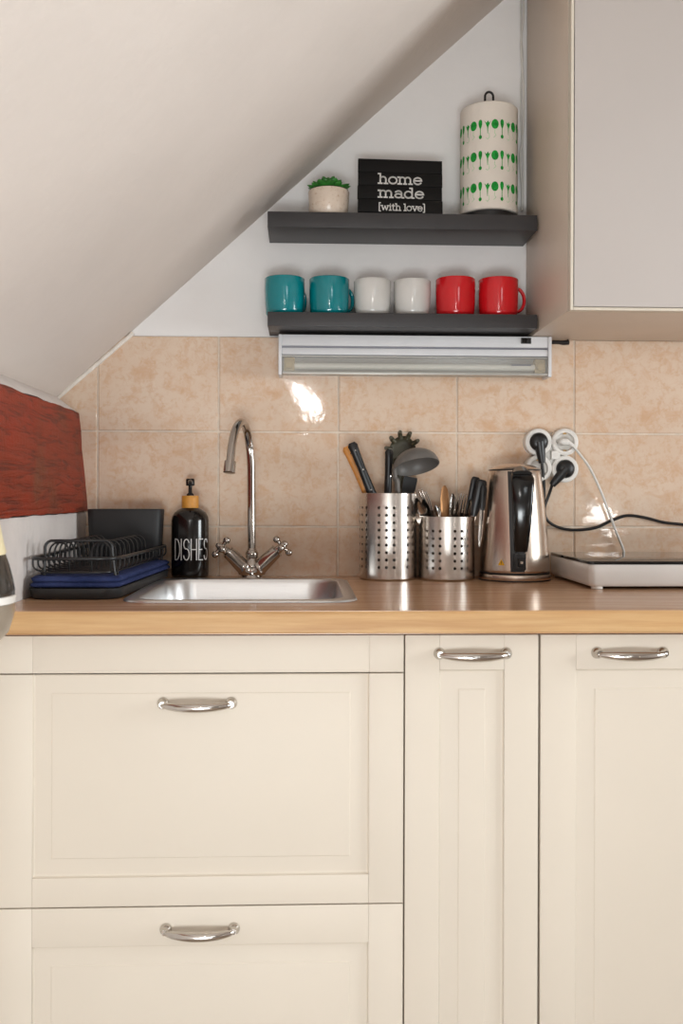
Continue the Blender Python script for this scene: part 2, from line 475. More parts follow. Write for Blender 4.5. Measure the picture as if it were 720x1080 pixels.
# rear wall behind the camera, openings added for soft light: a long low window under the slope and a high one
W = [(-.40, 1.1, .10, .54), (.80, 1.45, 1.95, 2.40)]
mb = MB()
X0, X1 = -.75, XR + .1
def wl(x0, x1, z0, z1): mb.box(x0, x1, YB - .1, YB, z0, z1)
wl(X0, X1, 0, .10); wl(X0, -.40, .10, .54); wl(1.1, X1, .10, .54); wl(X0, X1, .54, 1.95)
wl(X0, .80, 1.95, 2.40); wl(1.45, X1, 1.95, 2.40); wl(X0, X1, 2.40, 2.6)
struct('wall_front', mb, 'plaster')
for i, (x0, x1, z0, z1) in enumerate(W):
    mb = MB(); f = .03
    mb.box(x0, x0 + f, YB - .07, YB + .01, z0, z1, .004); mb.box(x1 - f, x1, YB - .07, YB + .01, z0, z1, .004)
    mb.box(x0 + f, x1 - f, YB - .07, YB + .01, z0, z0 + f, .004); mb.box(x0 + f, x1 - f, YB - .07, YB + .01, z1 - f, z1, .004)
    struct('window_%d' % (i + 1), mb, 'window_white')

# tiled backsplash
gx = at(356.3, 500, 0).x; PX = .2505
z1 = at(356, 456.3, 0).z; PZ = .1985
mb = MB(); mb.mi = 1
mb.box(XL - .12, XR, -.0055, -.0003, ZC - .02, z1 + PZ)
mb.mi = 0
GAP = .0038
for r, (za, zb) in enumerate(((z1, z1 + PZ), (z1 - PZ, z1), (z1 - 2 * PZ, z1 - PZ))):
    za = max(za, ZC - .02)
    for k in range(-3, 8):
        xa, xb = gx + k * PX + GAP / 2, gx + (k + 1) * PX - GAP / 2
        if xb < XL - .1: continue
        xa = max(xa, XL - .11)
        zA, zB = za + GAP / 2, zb - (GAP / 2 if r else 0)
        rr = random.Random(k * 7 + r)
        tx, tz = rr.uniform(-.0003, .0003), rr.uniform(-.0003, .0003)
        eu, ev = .0014 / (xb - xa), .0014 / (zB - zA)
        US = [0, eu] + [eu + (1 - 2 * eu) * k_ / 6 for k_ in range(1, 6)] + [1 - eu, 1]; VS = [0, ev] + [ev + (1 - 2 * ev) * k_ / 6 for k_ in range(1, 6)] + [1 - ev, 1]
        nxs, nzs = 8, 8; V = []; Fc = []
        for j in range(nzs + 1):
            for i in range(nxs + 1):
                u, v = US[i], VS[j]
                d = min(u, 1 - u) * (xb - xa); e = min(v, 1 - v) * (zB - zA)
                bow = .00012 * (1 - (2 * u - 1) ** 2) * (1 - (2 * v - 1) ** 2)
                y = -.0085 - bow + tx * (u - .5) * 2 + tz * (v - .5) * 2
                if d < 1e-6 or e < 1e-6: y += .0014
                V.append((xa + u * (xb - xa), y, zA + v * (zB - zA)))
        for j in range(nzs):
            for i in range(nxs):
                q = j * (nxs + 1) + i
                Fc.append((q, q + 1, q + nxs + 2, q + nxs + 1))
        # sides
        bi = len(V)
        per = [i for i in range(nxs + 1)] + [(j + 1) * (nxs + 1) - 1 for j in range(1, nzs + 1)] + [nzs * (nxs + 1) + i for i in range(nxs - 1, -1, -1)] + [j * (nxs + 1) for j in range(nzs - 1, 0, -1)]
        for p in per: V.append((V[p][0], -.003, V[p][2]))
        for i in range(len(per)):
            j = (i + 1) % len(per)
            Fc.append((per[j], per[i], bi + i, bi + j))
        mb.faces(V, Fc)
o = struct('trim_1', mb, ['tile', 'grout'])
# caulk bead along the ceiling slope and along the worktop
def bead(p, q, r, n=40, seed=0):
    P = []
    for i in range(n + 1):
        t = i / n
        P.append(Vector(p).lerp(Vector(q), t) + Vector((0, 0, .0012 * mnoise.noise(Vector((t * 25, seed, 0))))))
    return P
cm = at(136, 355, 0)
mb = MB(); mb.tube(bead((cL.x - .02, -.008, cL.z - .02 * slope - .003), (cm.x + .01, -.008, cm.z + .01 * slope - .003), .004), .0045, 8)
struct('trim_2', mb, 'caulk')

# beam in the knee wall
mb = MB(); rings = []
for i in range(NY * 2 + 1):
    y = -.002 - 4.55 * (i / NY / 2) ** 1.6
    j = .004 * mnoise.noise(Vector((y * 13, 0, 3))) + .003 * mnoise.noise(Vector((y * 50, 9, 3)))
    k = .004 * mnoise.noise(Vector((y * 9, 7, 3))) + .0025 * mnoise.noise(Vector((y * 40, 4, 3)))
    ring = [(XL - .058, y, zbb + .002)]
    for q in range(9):
        u = q / 8
        z = (zbb + .002 + j) * (1 - u) + (ztb - .002 + k) * u
        x = (XL + .004) * (1 - u) + (xtb + .004) * u + .0025 * mnoise.noise(Vector((y * 9, z * 40, 1)))
        ring.append((x, y, z))
    ring.append((XL - .058, y, ztb - .002)); rings.append(ring)
mb.loft(rings)
tag(mb.build('timber_beam', 'red_wood', angle=60), 'rough wooden beam painted dark red, set in the left wall under the sloping ceiling', 'beam')

# ================================================================== WORKTOP + SINK
YF, YW = -.60, -.622
xw1 = 1.3
S0 = at_z(124, 636.5, ZC); S1 = at_z(378, 635.5, ZC)
sx0, sx1 = S0.x, S1.x
sy0 = (S0.y + S1.y) / 2; sy1 = -.105
wt = thing('worktop', 'long oak-look laminate worktop running over the cream cabinets', 'worktop', (XL + .4, -.3, ZC - .034))
hx0, hx1, hy0, hy1 = sx0 + .014, sx1 - .014, sy0 + .014, sy1 - .014
mb = MB(); Lo = wt.location
def wb(x0, x1, y0, y1): mb.box(x0 - Lo.x, x1 - Lo.x, y0 - Lo.y, y1 - Lo.y, 0, .034)
wb(XL + .001, hx0, YW + .002, -.009); wb(hx1, xw1, YW + .002, -.009)
wb(hx0, hx1, YW + .002, hy0); wb(hx0, hx1, hy1, -.009)
mb.build('top', 'worktop', wt, smooth=False)
mb = MB(); mb.prism_x([(YW - Lo.y + .003, 0.0), (YW - Lo.y, .003), (YW - Lo.y, .029), (YW - Lo.y + .0012, .0325), (YW - Lo.y + .003, .0342), (YW - Lo.y + .0035, .0342), (YW - Lo.y + .0035, 0)], XL + .001 - Lo.x, xw1 - Lo.x)
e = mb.build('edge_strip', 'edge', wt); e['label'] = 'pale oak front edge strip'

sk = thing('sink', 'stainless steel inset sink bowl with a rounded rim, set in the worktop', 'sink', ((sx0 + sx1) / 2, (sy0 + sy1) / 2, ZC))
w2, h2 = (sx1 - sx0) / 2, (sy1 - sy0) / 2
mb = MB()
def rr(i, r, z, ix=None): 
    ix = i if ix is None else ix
    return rrect(-w2 + i, w2 - ix, -h2 + i * .8, h2 - i * .9, r, z, 8)
mb.loft([rr(0, .045, .0004), rr(.001, .045, .003), rr(.006, .042, .0042), rr(.018, .05, .0040), rr(.022, .052, .0028), rr(.025, .054, -.006),
         rr(.03, .055, -.07), rr(.034, .055, -.128), rr(.042, .05, -.146), rr(.06, .04, -.152), rr(.12, .02, -.156)], cap0=False, cap1=True)
mb.build('basin', 'sink_steel', sk, angle=50)
mb = MB(); mb.lathe([(0, -.1535), (.02, -.1535), (.024, -.152), (.034, -.1515), (.036, -.1545)], 32); mb.build('drain', 'chrome', sk)

# ================================================================== BASE CABINETS
def fx(px): return at(px, 760, YF).x
def fz(py, px=360): return at(px, py, YF).z
def panel_front(mb, x0, x1, z0, z1, st, tr, br, th=.019, slope_w=.028, dz=.0055, vg=True):
    """framed raised-panel front; y=0 is the face, body behind (+y)"""
    gb = .0012
    mb.box(x0, x0 + st, 0, th, z0, z1, gb); mb.box(x1 - st, x1, 0, th, z0, z1, gb)
    if tr > 0: mb.box(x0 + st, x1 - st, 0, th, z1 - tr, z1, gb)
    if br > 0: mb.box(x0 + st, x1 - st, 0, th, z0, z0 + br, gb)
    a, b, c, d = x0 + st, x1 - st, z0 + br, z1 - tr
    def ring(i, y, it=None):
        it = i
        return [(a + i, y, c + i), (b - i, y, c + i), (b - i, y, d - it), (a + i, y, d - it)]
    R = [ring(0, .0016), ring(.0012, .0046), ring(.003, dz), ring(slope_w, .0016), ring(slope_w + .0012, .0006), ring(slope_w + .002, .0004)]
    mb.loft(R, cap0=False, cap1=True)
    mb.box(a, b, th - .006, th, c, d)
def bow_handle(parent, L, drop=.0015):
    mb = MB()
    for s in (-1, 1):
        mb.lathe([(0, 0), (.0085, 0), (.009, .0015), (.0085, .004), (.0062, .006), (.0048, .010), (.0045, .014), (0, .014)], 20, (s * L / 2, 0, 0), 'Y')
    P = []; Rr = []
    n = 28
    for i in range(n + 1):
        u = -1 + 2 * i / n; k = 1 - u * u
        P.append((u * L / 2 * 1.0, -.010 - .013 * k ** .7, -.001 - drop * k)); Rr.append(.0036 + .0036 * k ** .8)
    mb.tube(P, Rr, 14)
    for s in (-1, 1): mb.sphere((s * L / 2, -.0105, -.001), .0046, 12)
    return mb.build('handle', 'nickel', parent)

def cabinet(name, label, px0, px1, base=.08):
    x0, x1 = fx(px0), fx(px1); ztop = ZC - .036
    c = thing('base_cabinet', label, 'cabinet', ((x0 + x1) / 2, -.30, 0), 'cream base cabinets')
    w = (x1 - x0) / 2
    mb = MB(); t_ = .016; f = YF + .3 + .0195; bk = .28
    lo = base
    mb.box(-w, -w + t_, f, bk, lo, ztop); mb.box(w - t_, w, f, bk, lo, ztop)
    mb.box(-w + t_, w - t_, f, bk, lo, lo + t_); mb.box(-w + t_, w - t_, bk - .01, bk, lo, ztop)
    mb.build('carcass', 'carcass', c, smooth=False)
    MB().box(-w, w, f + .05, f + .066, .0, base).build('plinth', 'cream', c, smooth=False)
    return c, w
g = .0010
# --- sink drawer unit
c1, w1 = cabinet('sink', 'wide cream drawer unit under the sink, with two drawers and a fixed top panel', -4, 426.0)
def lz(o, py): return fz(py)
yf = YF + .30
ST = .0515
zt = ZC - .0385
zA = fz(709.0); zB = fz(710.3); zC_ = fz(953.0); zD = fz(954.2)
h = MB(); W1 = w1 - g
h.box(-W1, -W1 + ST, 0, .019, zA, zt, .0008); h.box(W1 - ST, W1, 0, .019, zA, zt, .0008)
h.box(-W1 + ST, W1 - ST, 0, .019, zA, zt, .0008)
h.map(lambda v: (v.x, v.y + yf, v.z)).build('fixed_panel', 'cream', c1, smooth=True, angle=20)
def front(parent, name, *a, hx=None, hz=None, hl=.112, **k):
    mb = MB(); panel_front(mb, *a, **k)
    o = mb.build(name, 'cream', parent, angle=20); o.location = (0, yf, 0)
    hd = bow_handle(o, hl); hd.location = (hx, 0, hz)
    return o
hx = fx(208) - c1.location.x
front(c1, 'drawer', -W1, W1, zC_, zB, ST, .0, .043, slope_w=.0275, hx=hx, hz=fz(740.5), hl=.1)
hx2 = fx(211.5) - c1.location.x
front(c1, 'drawer', -W1, W1, .085, zD, ST, .057, .043, slope_w=.0275, hx=hx2, hz=fz(977), hl=.1)
# --- narrow pull-out
c2, w2_ = cabinet('narrow', 'narrow cream pull-out cabinet between the sink drawers and the wide door', 426.3, 568.2)
W2 = w2_ - g
front(c2, 'door', -W2, W2, .085, zt, ST, .0525, .0525, slope_w=.0285, hx=fx(498) - c2.location.x, hz=fz(689.5), hl=.1)
# --- right door
c3, w3 = cabinet('right', 'cream cabinet with a framed door at the right, below the white hob', 568.6, 996)
W3 = w3 - g
front(c3, 'door', -W3 + .0008, W3, .085, zt, ST + .002, .0525, .0525, slope_w=.0285, hx=fx(663.5) - c3.location.x, hz=fz(689.2), hl=.1)

# ================================================================== WALL CABINET
ux0 = at(553.3, 300, 0).x; uz0 = at(600, 360, 0).z
yD = -.35
uc = thing('wall_cabinet', 'tall pale wall cabinet with a plain framed door at the upper right', 'cabinet', (ux0 + .3, -.17, uz0))
uxd = at(592.3, 250, yD - .0).x
mb = MB(); mb.box(-.3 + .0, .3, yD + .17 + .021, .156, 0, 1.0, .0008); mb.build('carcass', 'upper_body', uc, angle=20)
dx0 = max(uxd - ux0 - .3, -.3); dz0 = at(640, 327.3, yD).z - uz0
mb = MB(); fw = .0052
y0 = yD + .17
mb.mi = 1
mb.box(dx0, dx0 + fw, y0, y0 + .019, dz0, 1.0, .0012); mb.box(.3 - fw, .3, y0, y0 + .019, dz0, 1.0, .0012)
mb.box(dx0 + fw, .3 - fw, y0, y0 + .019, dz0, dz0 + fw, .0012)
mb.mi = 0
mb.box(dx0 + fw + .0016, .3 - fw - .0016, y0 + .001, y0 + .018, dz0 + fw + .0016, 1.0, .0012)
mb.mi = 1; mb.box(dx0 + fw, .3 - fw, y0 + .006, y0 + .018, dz0 + fw, 1.0)
mb.build('door', ['upper_door', 'upper_edge'], uc, angle=20)

# white cables hanging down the corner beside the wall cabinet
def cable(name, pts, r, mat, label, cat='cable', group=None, n=10):
    mb = MB(); P = bez(pts, n); o0 = P[0].copy()
    mb.tube([p - o0 for p in P], r, 10)
    o = mb.build(name, mat, loc=o0)
    return tag(o, label, cat, group)
P = [at(x, y, -.012) for x, y in ((551.5, -30), (552, 15), (549.5, 45), (551.5, 85), (552, 120), (550.5, 150), (548.5, 162), (549.5, 185), (550.5, 205), (550, 222))]
cable('cable', P, .0021, 'white_cable', 'thin white cable hanging down the wall behind the kitchen roll', group='cables in the corner')
P = [at(x, y, -.006) for x, y in ((548.8, -30), (549.2, 30), (551, 60), (549, 95), (549.5, 135), (551.5, 165), (551.5, 222))]
cable('cable', P, .0016, 'white_cable', 'second, thinner cable twisted along the white one in the corner by the wall cabinet', group='cables in the corner')

# ================================================================== SHELVES
YS = -.125
def shelf(label, lt, rt, pyb):
    a = at(lt[0], lt[1], YS); b = at(rt[0], rt[1], YS); c = at(420, pyb, YS)
    zt = (a.z + b.z) / 2 ; zb = c.z
    x0, x1 = a.x, min(b.x, ux0 - .0015)
    o = thing('floating_shelf', label, 'shelf', ((x0 + x1) / 2, 0, zb), 'black floating shelves')
    w = (x1 - x0) / 2
    MB().box(-w, w, YS, -.001, 0, zt - zb, .0012).build('board', 'shelf', o, angle=20)
    return o, zt, x0, x1
sh1, zs1, sxa, sxb = shelf('upper black floating shelf holding the plant, sign and kitchen roll', (282, 223), (566.5, 226.5), 241)
sh2, zs2, _, _ = shelf('lower black floating shelf holding the row of six mugs', (282, 329.3), (566.5, 331.2), 344.8)
zsh2b = sh2.location.z

# ================================================================== UNDER-SHELF LAMP
YL = -.062
la = at(293.6, 353, YL); lb = at(581.5, 354, YL)
lz1 = min(zsh2b, uz0) - .0012; lz0 = at(430, 396.5, YL).z
lx0, lx1 = la.x, lb.x
lm = thing('strip_light', 'white fluorescent strip light with a black rocker switch fixed under the lower shelf', 'lamp', ((lx0 + lx1) / 2, 0, lz0))
hw = (lx1 - lx0) / 2; H = lz1 - lz0
def lzz(py): return at(430, py, YL).z - lz0
yb = -.011
mb = MB(); mb.box(-hw + .007, hw - .007, YL, yb, lzz(365.5), H, .0015)
mb.box(-hw + .007, hw - .007, YL + .001, yb, lzz(374.8), lzz(367.5), .0025)
mb.mi = 1; mb.box(-hw + .007, hw - .007, YL + .006, yb, lzz(376), lzz(365))
mb.build('housing', ['alu', 'alu_dark'], lm, angle=25)
for s in (-1, 1):
    mb = MB(); xa = -hw if s < 0 else hw - .007
    mb.box(xa, xa + .007, YL - .002, yb, 0, H, .0015); mb.build('end_cap', 'alu', lm, angle=25)
mb = MB(); z0_, z1_ = lzz(394.5), lzz(376.2)
mb.prism_x([(yb, z1_), (yb, z0_ + .001), (YL + .022, z0_ + .001), (YL + .022, z0_ + .002), (YL + .03, z1_ - .001), (YL + .03, z1_)], -hw + .008, hw - .008)
mb.build('reflector', 'reflector', lm, smooth=False)
mb = MB(); zc = (z0_ + z1_) / 2 - .001
mb.tube([(-hw + .02, YL + .014, zc), (hw - .02, YL + .014, zc)], .0068, 16); mb.build('tube', 'tube', lm)
for s in (-1, 1):
    mb = MB(); mb.box(s * (hw - .022) - .011, s * (hw - .022) + .011, YL + .007, YL + .026, z0_ + .003, z1_ - .002, .002)
    mb.lathe([(0, .002), (.0075, .002), (.0085, 0), (.0075, -.003), (.003, -.004), (0, -.004)], 16, (s * (hw - .022), YL + .006, zc + .001), 'Y')
    mb.build('tube_holder', 'holder', lm)
mb = MB()
mb.box(-hw + .0075, hw - .0075, YL + .0005, YL + .002, z0_ + .004, z1_ - .001)
mb.mi = 1; mb.box(-hw + .0075, hw - .0075, YL, YL + .022, z0_ - .001, z0_ + .004, .001)
mb.box(-hw + .0075, hw - .0075, YL, YL + .004, z1_ - .0012, z1_ + .0008)
mb.mi = 2
for k in range(8):
    x = hw - .083 + k * .0052; mb.box(x, x + .0042, YL - .0001, YL + .0006, zc + .002, zc + .0048)
mb.build('cover', ['cover', 'lamp_frame', 'alu_dark'], lm, angle=25)
sw = at(554.5, 359.5, YL)
mb = MB(); cx_, cz_ = sw.x - lm.location.x, sw.z - lz0
mb.box(cx_ - .0105, cx_ + .0105, YL - .002, YL + .003, cz_ - .0062, cz_ + .0062, .001)
s_ = mb.build('rocker_switch', 'black', lm)
mb = MB(); mb.prism_x([(YL - .005, cz_ + .0042), (YL - .0022, cz_ - .0042), (YL - .001, cz_ - .0042), (YL - .001, cz_ + .0042)], cx_ - .008, cx_ + .001)
mb.build('rocker', 'black_gloss', s_)
# its cord at the right end
P = [Vector((lx1 + .0005, -.034, at(583, 361, -.034).z)), at(588, 361, -.032), at(594, 361.5, -.03), at(599, 360.8, -.028)]
cable('lamp_cord', P, [.0042] * 12 + [.0042 + .0018 * i / 18 for i in range(19)], 'black', 'short black cord with a moulded end sticking out of the strip light', 'cable', n=10)

# ================================================================== MUGS
def make_mug(name, mat, label, rt, rb, h, group):
    t_ = thing(name, label, 'mug', (0, 0, 0), group)
    mb = MB(); w = .0035
    prof = [(0, .002), (rb - .012, .002), (rb - .010, 0), (rb - .004, 0), (rb, .004), (rb + (rt - rb) * .35, h * .16), (rb + (rt - rb) * .8, h * .4), (rt, h * .7), (rt, h - .0015), (rt - .0012, h), (rt - w, h - .001), (rt - w, h * .6), (rb - w, .012), (rb - .014, .007), (0, .007)]
    mb.lathe(prof, 56); mb.build('body', mat, t_, angle=50)
    P = []; mb = MB()
    for i in range(19):
        a = math.radians(100 - 200 * i / 18)
        P.append((rt - .004 + .0005 + .0185 * max(0, math.cos(a)) * 1.0 + (.0 if math.cos(a) > 0 else .0), 0, h * .5 + .0245 * math.sin(a)))
    mb.tube(P, .0042, 10, flat=(1.35, .8)); mb.build('handle', mat, t_, angle=60)
    return t_
YM = -.068
mugs = [('teal', 300, 'leftmost of the two teal mugs, at the left end of the lower shelf'),
        ('teal', 347, 'second teal mug, standing next to the white mugs'),
        ('white_glaze', 392.5, 'left white mug, standing beside the teal mugs'),
        ('white_glaze', 434.5, 'right white mug, standing beside the red mugs'),
        ('red', 480, 'left red mug, standing next to the white mugs'),
        ('red', 525.2, 'right red mug with its handle towards the wall cabinet')]
proto = {}
dims = {'teal': (.0408, .0375, .0775), 'white_glaze': (.0378, .0330, .0750), 'red': (.0405, .0378, .0800)}
rots = {0: .75, 1: .5, 2: 1.2, 3: .9, 4: 1.0, 5: .12}
for i, (m, px, lab) in enumerate(mugs):
    loc = at(px, 331, YM); loc.z = zs2 + .0003
    if m not in proto:
        o = make_mug('mug', m, lab, *dims[m], 'mugs on the lower shelf'); proto[m] = o
        o.location = loc
    else: o = dup(proto[m], loc, lab)
    o.rotation_euler.z = rots[i]

# ================================================================== PLANT
pl = at(346.5, 225, -.08); pl.z = zs1 + .0003
pt = thing('potted_succulent', 'small green succulent in a speckled beige pot on the upper shelf', 'plant', pl)
rt_, rb_ = .0418, .0385; hp = .0530
mb = MB(); mb.lathe([(0, 0), (rb_ - .004, 0), (rb_, .003), (rb_ + (rt_ - rb_) * .5, hp * .5), (rt_, hp - .002), (rt_ - .001, hp), (rt_ - .0035, hp), (rt_ - .004, hp - .008), (0, hp - .008)], 48)
mb.build('pot', 'pot', pt, angle=50)
MB().lathe([(0, hp - .0065), (rt_ - .0045, hp - .0078)], 24).build('soil', 'soil', pt)
mb = MB(); rnd = random.Random(3)
def leaf(mb, base, d, L, wd, th, up):
    d = Vector(d).normalized(); side = d.cross(Vector((0, 0, 1))).normalized(); nrm = side.cross(d)
    rings = []; n = 7
    for i in range(n + 1):
        t_ = i / n; w = wd * (math.sin(PI * min(t_ * .86 + .1, 1)) ** .8) * (1 if t_ < 1 else .05); k = th * math.sin(PI * min(t_ * .85 + .12, 1))
        c = Vector(base) + d * (L * t_) + nrm * (up * t_ * t_)
        rings.append([c + side * (w * math.cos(a)) + nrm * (k * math.sin(a)) for a in [2 * PI * q / 8 for q in range(8)]])
    mb.loft(rings)
for (rr0, nn, el, L) in ((.012, 12, .12, .034), (.009, 10, .45, .026), (.004, 7, .9, .02), (.001, 4, 1.3, .014)):
    for k in range(nn):
        a = 2 * PI * k / nn + rnd.uniform(-.2, .2)
        leaf(mb, (rr0 * math.cos(a), rr0 * math.sin(a), hp + .003 + .008 * el), (math.cos(a) * math.cos(el), math.sin(a) * math.cos(el), math.sin(el)), L * rnd.uniform(.85, 1.1), .0108, .0036, .004)
mb.build('leaves', 'leaf', pt)

# ================================================================== SIGN
sg0 = at(377, 224.5, -.117); sg1 = at(466.5, 225, -.117); sgt = at(376, 166.5, -.045)
sw_, shh = sg1.x - sg0.x, .1165
sg = thing('sign', 'black slatted wooden sign lettered home made with love on the upper shelf', 'sign', ((sg0.x + sg1.x) / 2, -.117, zs1 + .0025), rot=(math.radians(-11), math.radians(1.0), 0))
mb = MB(); pk = shh / 4
for k in range(4):
    off = (.0004, -.0006, .0003, 0)[k]
    mb.box(-sw_ / 2 + off, sw_ / 2 + off - .002 * (k > 1) * 0, 0, .007, k * pk + .0004, (k + 1) * pk - .0004, .0008)
mb.box(-sw_ / 2 + .02, -sw_ / 2 + .034, .007, .012, .006, shh - .006); mb.box(sw_ / 2 - .034, sw_ / 2 - .02, .007, .012, .006, shh - .006)
mb.build('slat_panel', 'sign', sg, angle=25)
mb = MB(); fl = lambda u, v, w: (u, -.0002 - w, v)
kx = sw_ / 89.5
def sx_(px): return (px - 421.7) * kx
def szz(py): return (224.6 - py) * shh / 58.2
lettering(mb, 'home', SLAB, sx_(398.5), sx_(445.5), szz(193.2), 7.2 * shh / 58.2, .0030, fl)
lettering(mb, 'made', SLAB, sx_(398.5), sx_(447.5), szz(208.2), 7.2 * shh / 58.2, .0030, fl)
lettering(mb, '[with love]', SLAB, sx_(399), sx_(448.5), szz(222), 4.8 * shh / 58.2, .0019, fl)
lt = mb.build('lettering', 'sign_white', sg, smooth=False)

# ================================================================== KITCHEN ROLL
kr = at(515.2, 225, -.064); kr.z = zs1 + .0003
rh = thing('paper_roll_holder', 'dark wire kitchen roll holder, its loop showing above the paper roll', 'holder', kr)
KR = .0585; zk0 = .0135; zk1 = at(515, 105.5, -.064 - KR).z - kr.z
ztp = at(513, 96.5, -.064).z - kr.z
MB().lathe([(0, 0), (.053, 0), (.054, .001), (.054, .0115), (.053, .0125), (.0, .0125)], 40).build('base', 'black', rh)
P = [(-.008, 0, .003)] + [(-.0085, 0, ztp - .012 - .02)] + [(-.0085 * math.cos(a), 0, ztp - .0105 + .0095 * math.sin(a)) for a in [PI * i / 10 for i in range(11)]] + [(.0085, 0, ztp - .032), (.008, 0, .003)]
MB().tube(P, .0024, 10).build('loop', 'black', rh)
roll = thing('kitchen_roll', 'white kitchen paper roll printed with green vegetables on the upper shelf', 'paper towel', (kr.x, kr.y, kr.z + .0031))
mb = MB(); q = zk1 - .0031; zb = zk0 - .0031
mb.lathe([(.02, zb), (KR - .002, zb), (KR, zb + .002), (KR, q - .002), (KR - .002, q), (.02, q), (.02, zb)], 72)
cyl = lambda u, v, w: ((KR + .0002 + w) * math.sin(u), -(KR + .0002 + w) * math.cos(u), v)
def blob(mb, ac, zc, aw, zh, shape='oval'):
    pts = []
    n = 14
    for i in range(n):
        a = 2 * PI * i / n
        if shape == 'oval': pts.append((ac + aw * math.cos(a), zc + zh * math.sin(a)))
        elif shape == 'drop':
            k = .5 + .5 * math.sin(a); pts.append((ac + aw * math.cos(a) * (.45 + .55 * k), zc + zh * math.sin(a)))
    if shape == 'leek':
        pts = [(ac - .006, zc - zh), (ac + .006, zc - zh), (ac + .02, zc), (ac + aw * 1.0, zc + zh * .9), (ac + aw * .45, zc + zh * .65), (ac + .01, zc + zh), (ac - aw * .4, zc + zh * .65), (ac - aw * 1.0, zc + zh * .95), (ac - .02, zc)]
    V = [cyl(u, v, .0002) for u, v in pts] + [cyl(ac, zc, .0002)]; n = len(pts)
    mb.faces(V, [(i, (i + 1) % n, n) for i in range(n)])
def stroke(mb, pts, wd):
    for (u0, v0), (u1, v1) in zip(pts, pts[1:]):
        du, dv = (u1 - u0) * KR, v1 - v0; L = math.hypot(du, dv); nx_, nz_ = -dv / L * wd / 2 / KR, du / L * wd / 2
        V = [cyl(u0 + nx_, v0 + nz_, .0002), cyl(u0 - nx_, v0 - nz_, .0002), cyl(u1 - nx_, v1 - nz_, .0002), cyl(u1 + nx_, v1 + nz_, .0002)]
        mb.faces(V, [(0, 1, 2, 3)])
st_ = math.radians(14.4)
for row in range(3):
    zt_ = q - .0475 - row * .0622
    for k in range(25):
        a = (k - 12) * st_ + math.radians(1); kind = (k - 12) % 3
        mb.mi = 1
        if kind == 0:
            blob(mb, a, zt_, .125, .0098); mb.mi = 2
            stroke(mb, [(a, zt_ - .011), (a - .02, zt_ - .018), (a + .04, zt_ - .022), (a - .05, zt_ - .027)], .0012)
        elif kind == 1:
            blob(mb, a, zt_ + .001, .088, .0095, 'drop'); stroke(mb, [(a, zt_ - .006), (a, zt_ - .022)], .0014); blob(mb, a, zt_ - .0245, .055, .004)
        else:
            blob(mb, a, zt_ - .006, .105, .0135, 'leek'); mb.mi = 2
            stroke(mb, [(a - .06, zt_ - .027), (a, zt_ - .03), (a + .06, zt_ - .026), (a + .05, zt_ - .018)], .0012)
mb.mi = 0
mb.build('paper', ['paper', 'green', 'green_light'], roll, angle=40)
# loose end of the sheet leaving the roll towards the wall at the right
mb = MB(); V = []; n = 10
for j in range(2):
    z = zb if j == 0 else q - .012
    for i in range(n + 1):
        t_ = i / n
        V.append((KR * math.cos(.5 * (1 - t_)) + .0006 + .005 * t_ * t_, -KR * math.sin(.5 * (1 - t_)) * 1.0 + .03 * t_, z - (.004 if (j == 0 and i > 6) else 0) * 0))
m = n + 1
b1 = len(V); V += [(x + .0006, y, z) for x, y, z in V]
Fc = [(i, i + 1, i + 1 + m, i + m) for i in range(n)] + [(b1 + i, b1 + i + m, b1 + i + 1 + m, b1 + i + 1) for i in range(n)] + [(n, b1 + n, b1 + n + m, n + m)]
mb.faces(V, Fc); mb.build('loose_sheet', 'paper', roll)

# ================================================================== TAP
tb = at_z(265.5, 608.3, ZC); ty = -.062
tx = at(265.5, 600, ty).x
tp = thing('mixer_tap', 'chrome swan-neck mixer tap with two cross handles behind the sink', 'tap', (tx, ty, ZC + .0003))
mb = MB()
def tl(px, py, dy=0.0):
    p = at(px, py, ty + dy); return Vector((p.x - tx, dy, p.z - ZC))
mb.lathe([(0, 0), (.021, 0), (.022, .002), (.0205, .005), (.0165, .008), (.0155, .014), (.018, .022), (.0165, .030), (.0115, .036), (.0105, .040), (.0125, .042), (.0125, .050), (.011, .056), (.008, .058), (0, .058)], 32)
for (cxp, cyp), s in (((240, 582), -1), ((292, 581), 1)):
    e = tl(cxp, cyp, -.008)
    P = bez([(s * .003, -.001, .014), (s * .015, -.003, .0205), e * .75 + Vector((0, 0, .002)), e], 8)
    nP = len(P); mb.tube(P, [.0190 - .0062 * (i / nP) ** .6 + (.0018 if i == nP - 1 or i == nP // 3 else 0) for i in range(nP)], 18)
body = mb.build('body', 'chrome', tp, angle=50)
# spout
p_top = tl(265.5, 585); out_dy = -.135
col_x = tl(264.8, 500)
P = [(0, 0, .05), tl(265.3, 560), tl(265, 520), tl(264.6, 490), tl(263, 470, -.004), tl(260.3, 455, -.018), tl(256.5, 446.5, -.042), tl(252.5, 446.5, -.07), tl(248, 454, -.097), tl(244.8, 468, -.118), tl(243, 484, -.128), tl(242.2, 492, -.132)]
mb = MB(); mb.tube(bez(P, 8), .0082, 20)
eo = Vector(P[-1]); d_ = (Vector(P[-1]) - Vector(P[-2])).normalized()
mb.tube([eo - d_ * .010, eo - d_ * .0095, eo - d_ * .002, eo + d_ * .006, eo + d_ * .0125, eo + d_ * .013], [.0085, .0112, .0114, .0114, .0112, .0095], 24)
mb.lathe([(0, .0), (.0125, .0), (.0135, .003), (.0125, .007), (.0095, .010), (.0095, .013), (.007, .016)], 24, (0, 0, .046))
mb.build('spout', 'chrome', tp, angle=50)
